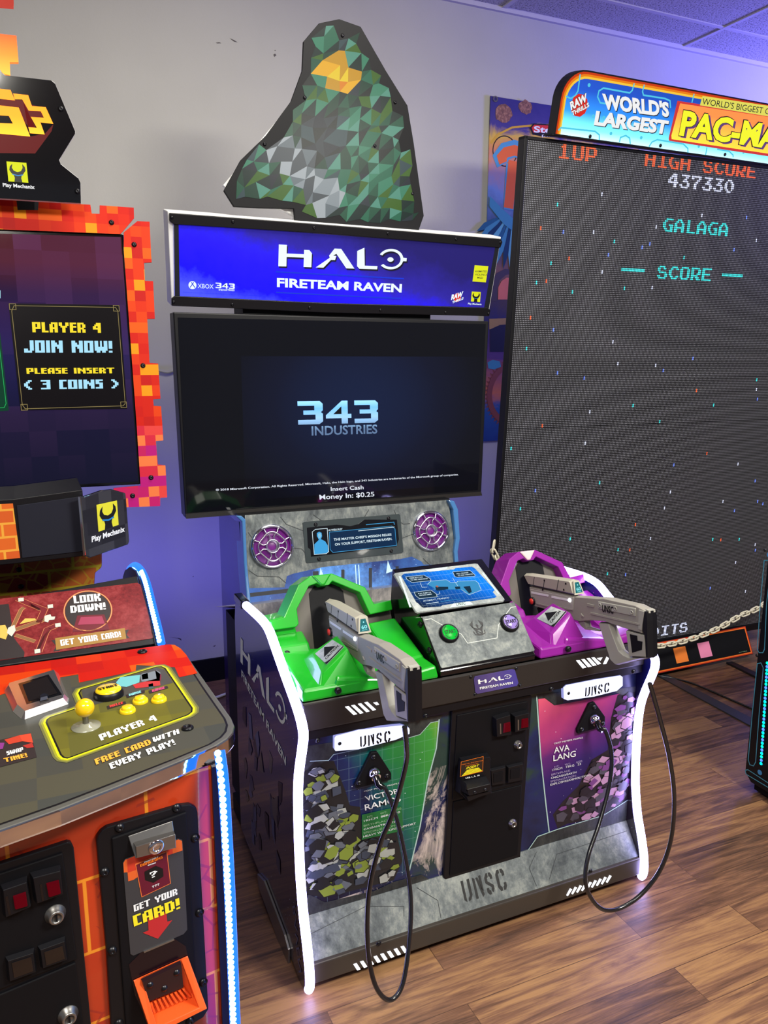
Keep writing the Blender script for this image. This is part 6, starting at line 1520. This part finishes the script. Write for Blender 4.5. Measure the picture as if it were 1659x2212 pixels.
m.text(DK, 'FREE CARD', *A4((640, 998), (1008, 860), (626, 962)), OT, .0026, font='c'); m.text(DK, 'WITH', *A4((1018, 850), (1192, 790), (1012, 818)), WHTP, .0026, font='c')
m.text(DK, 'EVERY PLAY!', *A4((738, 1028), (1168, 862), (722, 990)), WHTP, .0026, font='c')
for s_, q, t_, cc in (('DODGE', ((835, 532), (960, 500), (962, 518), (842, 555)), ((858, 542), (938, 518), (855, 528)), (140, 220, 230)), ('RANGE', ((985, 505), (1110, 472), (1118, 488), (992, 525)), ((1012, 515), (1095, 492), (1008, 500)), (220, 80, 130)), ('MELEE', ((708, 608), (832, 575), (838, 592), (715, 630)), ((730, 618), (818, 592), (727, 604)), (230, 60, 60))):
    m.flat(DK, DK.q(A4(*q)), K4, .0024); m.text(DK, s_, *A4(*t_), plain('tag_text', S(*cc), .4), .0028, font='c')
# blocky weapon print beside the buttons
for q, c in ((((770, 450), (800, 415), (930, 400), (925, 450), (840, 480), (790, 475)), (110, 190, 196)), (((930, 400), (1040, 370), (1065, 385), (1060, 440), (940, 445)), (120, 130, 140)), (((880, 465), (1060, 420), (1065, 470), (900, 490)), (190, 50, 50)), (((985, 462), (1015, 455), (1020, 490), (990, 495)), (60, 90, 96)), (((940, 395), (980, 385), (985, 425), (945, 432)), (170, 190, 210)), (((1030, 368), (1072, 400), (1068, 440), (1040, 430)), (120, 40, 60))):
    m.flat(DK, DK.q(A4(*q)), plain('block_weapon_print', S(*c), .4), .0025)
# small picture at the left edge of the frame
m.flat(DK, DK.q(A4((-300, 900), (205, 782), (245, 945), (-300, 1090))), K4, .0016)
for q, c in ((((30, 830), (130, 800), (150, 840), (60, 860)), (190, 60, 40)), (((130, 800), (205, 788), (220, 850), (150, 840)), (214, 70, 44)), (((150, 870), (215, 850), (225, 880), (180, 885)), (170, 44, 40)), (((-40, 850), (30, 850), (20, 890), (-40, 900)), (130, 50, 130))): m.flat(DK, DK.q(A4(*q)), plain('picture_print', S(*c), .4), .0020)
m.text(DK, 'SWAP', *A4((48, 935), (158, 905), (42, 910)), WHTP, .0024, font='c'); m.text(DK, 'ANY TIME!', *A4((-120, 1020), (185, 945), (-128, 992)), OT, .0024, font='c')
m.build('deck_print', deck)
for p in A4((945, 245), (1245, 752)):
    u, v_ = DK.px(*p); mm = MB(); mm.lathe((u, v_, DZ+.001), (0, 0, 1), [(.011, 0), (.011, .002), (.0095, .004), (.0066, .005), (.005, .004), (.0044, .0025), (.0001, .0025)], SCREW, 20); mm.build('deck_bolt', deck)
# card reader: chrome frame around a dark well
m = MB(); oq = DK.q(A4((28, 505), (35, 482), (360, 385), (390, 388), (460, 555), (455, 590), (165, 692), (140, 688), (85, 640))); iq = DK.q(A4((125, 492), (325, 430), (415, 565), (180, 630)))
n1 = len(oq); oc = inset_poly(oq, .012)
m.prism(DK, oq, plain('polished_chrome', S(240, 238, 240), .16, .95), .001, .013, inset=.009)
rd = m.build('card_reader', deck, 'chrome framed card reader', bevel=.003)
m = MB(); m.prism(DK, iq, BLKG, .0130, .0134); m.flat(DK, inset_poly(iq, .012), BLKM, .0138)
q = DK.q(A4((262, 600), (300, 578), (330, 590), (325, 605), (270, 618))); m.prism(DK, q, CHROME, .016, .022, inset=.002); m.build('reader_well', rd, 'dark reader slot')
# joystick
u, v_ = DK.px(*A4((572, 742))[0]); m = MB()
m.lathe((u, v_, DZ+.002), (0, 0, 1), [(.0255, 0), (.0255, .0015), (.012, .003), (.010, .006), (.0065, .007)], plain('clear_dust_washer', S(150, 150, 132), .15, coat=.6), 36)
m.lathe((u, v_, DZ+.006), (0, 0, 1), [(.0055, 0), (.0055, .045)], STEEL, 20)
js = m.build('joystick', deck, 'yellow ball joystick on a steel shaft')
m = MB(); rr = .0170; zc = atY(*A4((556, 612))[0], v_).z; m.lathe((u, v_, zc), (0, 0, 1), [(.0001, -rr)]+[(rr*math.cos(R(a)), rr*math.sin(R(a))) for a in range(-80, 81, 10)]+[(.0001, rr)], plain('yellow_ball', S(240, 196, 20), .12, coat=.6, speck=.01), 32)
m.build('joystick_ball', js, 'glossy yellow ball')
m = MB(); m.lathe((u, v_, DZ+.04), (0, 0, 1), [(.005, 0), (.005, zc-DZ-.04)], STEEL, 20); m.build('shaft', js)
YBT = plain('yellow_button_plastic', S(244, 206, 24), .25, coat=.4, speck=.01)
u, v_ = DK.px(*A4((722, 538))[0]); m = MB()
m.lathe((u, v_, DZ+.002), (0, 0, 1), [(.0285, 0), (.0285, .008), (.026, .012), (.025, .013)], BLK, 36); m.lathe((u, v_, DZ+.015), (0, 0, 1), [(.025, -.002), (.0245, .001), (.022, .004), (.0001, .005)], YBT, 36)
BTP = Face((u, v_, DZ+.0205), (.94, -.0, 0), (0, 1, 0))
BTP2 = Face((u, v_, DZ+.0205), (.97, .22, 0), (-.22, .97, 0))
m.text(BTP2, 'START', (-.019, -.005), (.019, -.005), (-.019, .005), KB, .0003, font='c', uv=True)
m.build('start_button', deck, 'large yellow start button')
for p in A4((932, 578), (1056, 570), (848, 642)):
    u, v_ = DK.px(*p); m = MB(); m.lathe((u, v_, DZ+.002), (0, 0, 1), [(.0150, 0), (.0150, .003), (.0135, .006), (.0110, .006), (.0105, .004)], YBT, 28); m.lathe((u, v_, DZ+.005), (0, 0, 1), [(.0108, 0), (.0108, .006), (.0095, .008), (.0001, .0082)], YBT, 28)
    m.build('action_button', deck, 'small yellow round button')

# front body with lava print
BFc = FX(1.262, 0, 1.262, 1, yaw=8, x0=.245)
t = NT('lava_brick_print'); v = t.tc((1, 1, 1), (0, 0, 0), (R(90), 0, 0)); bk = t.n('ShaderNodeTexBrick'); t.l(v, bk.inputs['Vector']); bk.inputs['Scale'].default_value = 1
bk.inputs['Brick Width'].default_value = .21; bk.inputs['Row Height'].default_value = .135; bk.inputs['Mortar Size'].default_value = .0035; bk.inputs['Mortar Smooth'].default_value = .4
bk.inputs['Color1'].default_value = S(168, 44, 20); bk.inputs['Color2'].default_value = S(200, 66, 20); bk.inputs['Mortar'].default_value = S(240, 150, 40)
vo = t.n('ShaderNodeTexVoronoi', feature='DISTANCE_TO_EDGE'); t.l(t.tc(), vo.inputs['Vector']); vo.inputs['Scale'].default_value = 17
LV = t.mix(t.math('MULTIPLY', t.math('LESS_THAN', vo.outputs['Distance'], .03), t.math('MULTIPLY', t.math('GREATER_THAN', t.noise(t.tc(), 5, 2), .52), .7)), bk.outputs[0], S(150, 40, 30))
LV = t.mix(t.math('MULTIPLY', t.noise(t.tc(), 4, 5), .3), LV, S(120, 30, 40))
LAVA = t.out(LV, .18); t.b.inputs['Coat Weight'].default_value = .5
bu1 = BFc.px(466, 1800)[0]
m = MB(); m.prism(BFc, [(-1.3, FZ+.02), (bu1, FZ+.02), (bu1, DZ-.03), (-1.3, DZ-.03)], LAVA, -.35, 0, side=BLK); bod = m.build('front_body', lc, 'front printed with glowing lava bricks')
bR = BFc.P(bu1, 0); m = MB(); m.box((bR.x-.004, bR.y-.01, FZ+.005), (LX+.006, 2.45, DZ-.03), BLK); m.build('side_panel', lc, 'black side panel')
m = MB(); strip(m, smooth_path([Vector((p.x, p.y, p.z)) for p in (atX(x, y, LX+.002) for x, y in ((474, 1622), (480, 1665), (485, 1720), (489, 1790), (494, 1880), (499, 1990), (503, 2090), (508, 2212), (512, 2330)))]))
m.build('led_strip', lc, 'glowing blue LED strip down the front corner')
# coin door
m = MB(); m.prism(BFc, BFc.q(A5((-700, 570), (0, 395), (440, 252), (465, 255), (482, 290), (620, 1700), (-700, 1900))), BLK, 0, .010); cd2 = m.build('coin_door', lc, 'black coin door with red lit buttons', bevel=.002)
m = MB(); m.prism(BFc, BFc.q(A5((-650, 640), (0, 450), (405, 318), (500, 1015), (0, 1210), (-650, 1420))), BLKM, .010, .014); m.build('upper_door', cd2, bevel=.0015)
m = MB(); m.prism(BFc, BFc.q(A5((-650, 1450), (0, 1245), (490, 1040), (560, 1600), (-650, 1850))), BLKM, .010, .014); m.build('lower_door', cd2, bevel=.0015)
for q, r_, s_ in (((( -10, 520), (170, 460), (200, 640), (10, 720)), ((65, 560), (155, 530), (168, 625), (80, 650)), ((18, 565), (35, 560), (55, 680), (40, 685))), (((185, 440), (390, 388), (408, 560), (215, 630)), ((282, 478), (370, 455), (385, 545), (300, 572)), ((243, 488), (258, 484), (272, 595), (258, 600)))):
    m = MB(); m.prism(BFc, BFc.q(A5(*q)), BLK, .014, .028, inset=.003); c = m.build('coin_slot', cd2, bevel=.001)
    m = MB(); m.prism(BFc, BFc.q(A5(*r_)), REDG, .026, .032, inset=.002); m.prism(BFc, BFc.q(A5(*s_)), BLKG, .027, .0285)
    m.build('coin_button', c, 'red lit coin button')
for q, r_ in ((((25, 995), (218, 935), (235, 1080), (40, 1150)), ((62, 1010), (190, 970), (205, 1065), (80, 1110))), (((238, 925), (420, 860), (440, 1000), (258, 1065)), ((275, 940), (395, 900), (412, 985), (290, 1030)))):
    m = MB(); m.prism(BFc, BFc.q(A5(*q)), BLK, .014, .023, inset=.003); m.prism(BFc, BFc.q(A5(*r_)), BLKG, .0232, .024); m.build('coin_return', cd2, bevel=.001)
for p in A5((355, 715), (440, 1378)):
    m = MB(); m.lathe(BFc.P(*BFc.px(*p), .013), BFc.n, [(.016, 0), (.016, .003), (.012, .005), (.0115, .013), (.010, .014), (.0075, .014), (.0075, .012), (.0001, .012)], STEEL, 22)
    u, v_ = BFc.px(*p); m.prism(BFc, [(u-.0012, v_-.005), (u+.0012, v_-.005), (u+.0012, v_+.005), (u-.0012, v_+.005)], BLKM, .025, .0275); m.build('door_lock', cd2, 'round steel lock')
# card dispenser
m = MB(); m.prism(BFc, BFc.q(A5((632, 250), (640, 215), (665, 180), (700, 155), (1190, 12), (1250, 5), (1290, 25), (1300, 60), (1372, 1360), (1340, 1410), (1290, 1440), (1150, 1560), (770, 1640), (735, 1600), (700, 1000))), BLK, 0, .010); cdp = m.build('card_dispenser', lc, 'black card dispenser panel', bevel=.002)
m = MB(); m.prism(BFc, BFc.q(A5((728, 222), (1222, 48), (1300, 1370), (830, 1560))), BLKM, .010, .014); m.build('dispenser_plate', cdp, bevel=.002)
for p in A5((783, 157), (1160, 27), (683, 450), (1283, 228), (735, 970), (1312, 720), (1337, 1180), (778, 1450), (1248, 1435)): bolt(BFc, BFc.px(*p), cdp, .0065, .010)
m = MB(); m.hexa([BFc.P(*BFc.px(*A5(p)[0]), h) for p, h in (((868, 320), .030), ((1130, 215), .030), ((1130, 215), .014), ((868, 320), .014), ((835, 205), .014), ((1128, 105), .014), ((1128, 105), .012), ((835, 205), .012))], STEEL)
m.prism(BFc, BFc.q(A5((862, 235), (1130, 155), (1134, 250), (870, 318))), STEEL, .014, .032, inset=.001)
m.lathe(BFc.P(*BFc.px(*A5((1000, 240))[0]), .032), BFc.n, [(.013, 0), (.013, .002), (.009, .004), (.006, .004), (.006, .002), (.0001, .002)], CHROME, 20)
m.build('lock_plate', cdp, 'brushed steel plate with a round lock', bevel=.001)
m = MB(); m.prism(BFc, BFc.q(A5((800, 380), (815, 355), (1165, 222), (1190, 230), (1195, 260), (1225, 820), (1200, 850), (870, 990), (850, 980))), plain('label_charcoal', S(56, 56, 60), .4), .014, .015)
m.flat(BFc, BFc.q(A5((803, 380), (815, 358), (1165, 225), (1188, 235), (1192, 298), (1095, 330), (870, 490), (835, 500), (830, 440), (806, 442))), cells('label_mosaic', [(196, 60, 40), (214, 96, 44), (176, 50, 40)], .025, seed=1), .0154)
m.flat(BFc, BFc.q(A5((880, 385), (1090, 300), (1115, 515), (922, 605))), plain('label_orange_edge', S(236, 120, 60), .4), .0158)
m.flat(BFc, BFc.q(A5((886, 390), (1086, 308), (1110, 512), (926, 598))), plain('label_card_red', S(96, 16, 40), .4), .0162)
m.flat(BFc, BFc.q(A5((940, 435), (1015, 395), (1062, 415), (1066, 465), (1000, 508), (945, 490))), KB, .0166)
m.text(BFc, '?', *A5((980, 478), (1028, 460), (974, 440)), WHTP, .0170, font='c'); m.text(BFc, '???', *A5((992, 542), (1040, 522), (990, 528)), WHTP, .0170, font='c')
m.text(BFc, 'MINECRAFT', *A5((938, 378), (1032, 342), (937, 368)), WHTP, .0170, font='c'); m.text(BFc, 'DUNGEONS', *A5((912, 402), (1060, 345), (910, 385)), ORG, .0172, font='c'); m.text(BFc, 'ARCADE', *A5((962, 395), (1015, 377), (961, 388)), WHTP, .0174, font='c')
m.flat(BFc, BFc.q(A5((965, 745), (1085, 700), (1092, 765), (1125, 755), (1030, 878), (930, 838), (968, 822))), plain('arrow_red', S(186, 40, 44), .4), .0158)
m.text(BFc, 'GET YOUR', *A5((872, 698), (1158, 585), (868, 655)), WHTP, .0166, font='c')
m.text(BFc, 'CARD!', *A5((872, 795), (1176, 675), (862, 725)), YEL, .0168, font='c')
m.build('dispenser_label', cdp, 'card label with a red arrow')
# tray well and orange tray
m = MB(); m.prism(BFc, BFc.q(A5((840, 1050), (930, 960), (1140, 880), (1215, 930), (1290, 1300), (960, 1420), (880, 1250))), plain('tray_well', S(20, 6, 16), .25), .014, .0148)
m.prism(BFc, BFc.q(A5((935, 960), (1135, 878), (1138, 886), (940, 968))), STEEL, .014, .017); m.build('tray_well', cdp)
OTR = plain('orange_tray_plastic', S(236, 92, 36), .35, coat=.2, speck=.02)
tq = [BFc.px(*p) for p in A5((868, 1150), (1225, 990), (1305, 1240), (950, 1412))]
ti = [BFc.px(*p) for p in A5((925, 1130), (1180, 1012), (1255, 1240), (985, 1360))]
m = MB()
def fr(q, k): return [BFc.P(a, b, k) for a, b in q]
hh0 = .016; ho = (.018, .018, .055, .055)
O0 = [BFc.P(a, b, hh0) for a, b in tq]; O1 = [BFc.P(a, b, h) for (a, b), h in zip(tq, ho)]; I1 = [BFc.P(a, b, h-.002) for (a, b), h in zip(ti, ho)]; I0 = [BFc.P(a, b, hh0) for a, b in ti]
V = O0+O1+I1+I0; Q = []
for i in range(4):
    j = (i+1) % 4; Q += [(i, j, 4+j, 4+i), (4+i, 4+j, 8+j, 8+i), (8+i, 8+j, 12+j, 12+i)]
m.add(V, Q, OTR); m.add([BFc.P(a, b, hh0) for a, b in ti], [(0, 1, 2, 3)], OTR)
tray = m.build('card_tray', cdp, 'orange plastic card tray', bevel=.002)
m = MB()
A_, B_, C_, D_ = [Vector(BFc.px(*p)) for p in A5((965, 1290), (1200, 1180), (1250, 1235), (985, 1350))]
for k in range(9):
    t0, t1 = (k+.1)/9, (k+.85)/9; q = [tuple(A_.lerp(B_, t0)), tuple(A_.lerp(B_, t1)), tuple(D_.lerp(C_, t1)), tuple(D_.lerp(C_, t0))]
    m.prism(BFc, q, OTR, .017, .026, inset=.001)
m.build('tray_ribs', tray)
m = MB(); m.prism(BFc, BFc.q(A5((915, 1135), (1175, 1015), (1190, 1175), (950, 1272))), plain('dark_flap', S(36, 16, 22), .3), .018, .026, inset=.001)
for p in A5((967, 1158), (1142, 1077), (1062, 1180)): m.lathe(BFc.P(*BFc.px(*p), .026), BFc.n, [(.006, 0), (.004, .003), (.0001, .004)], SCREW, 12)
m.build('tray_flap', tray, 'dark flap with three screws')
m = MB(); m.prism(BFc, BFc.q(A5((960, 1405), (1262, 1290), (1258, 1350), (985, 1470))), OTR, .012, .030, inset=.002); m.build('tray_lip', tray, bevel=.002)
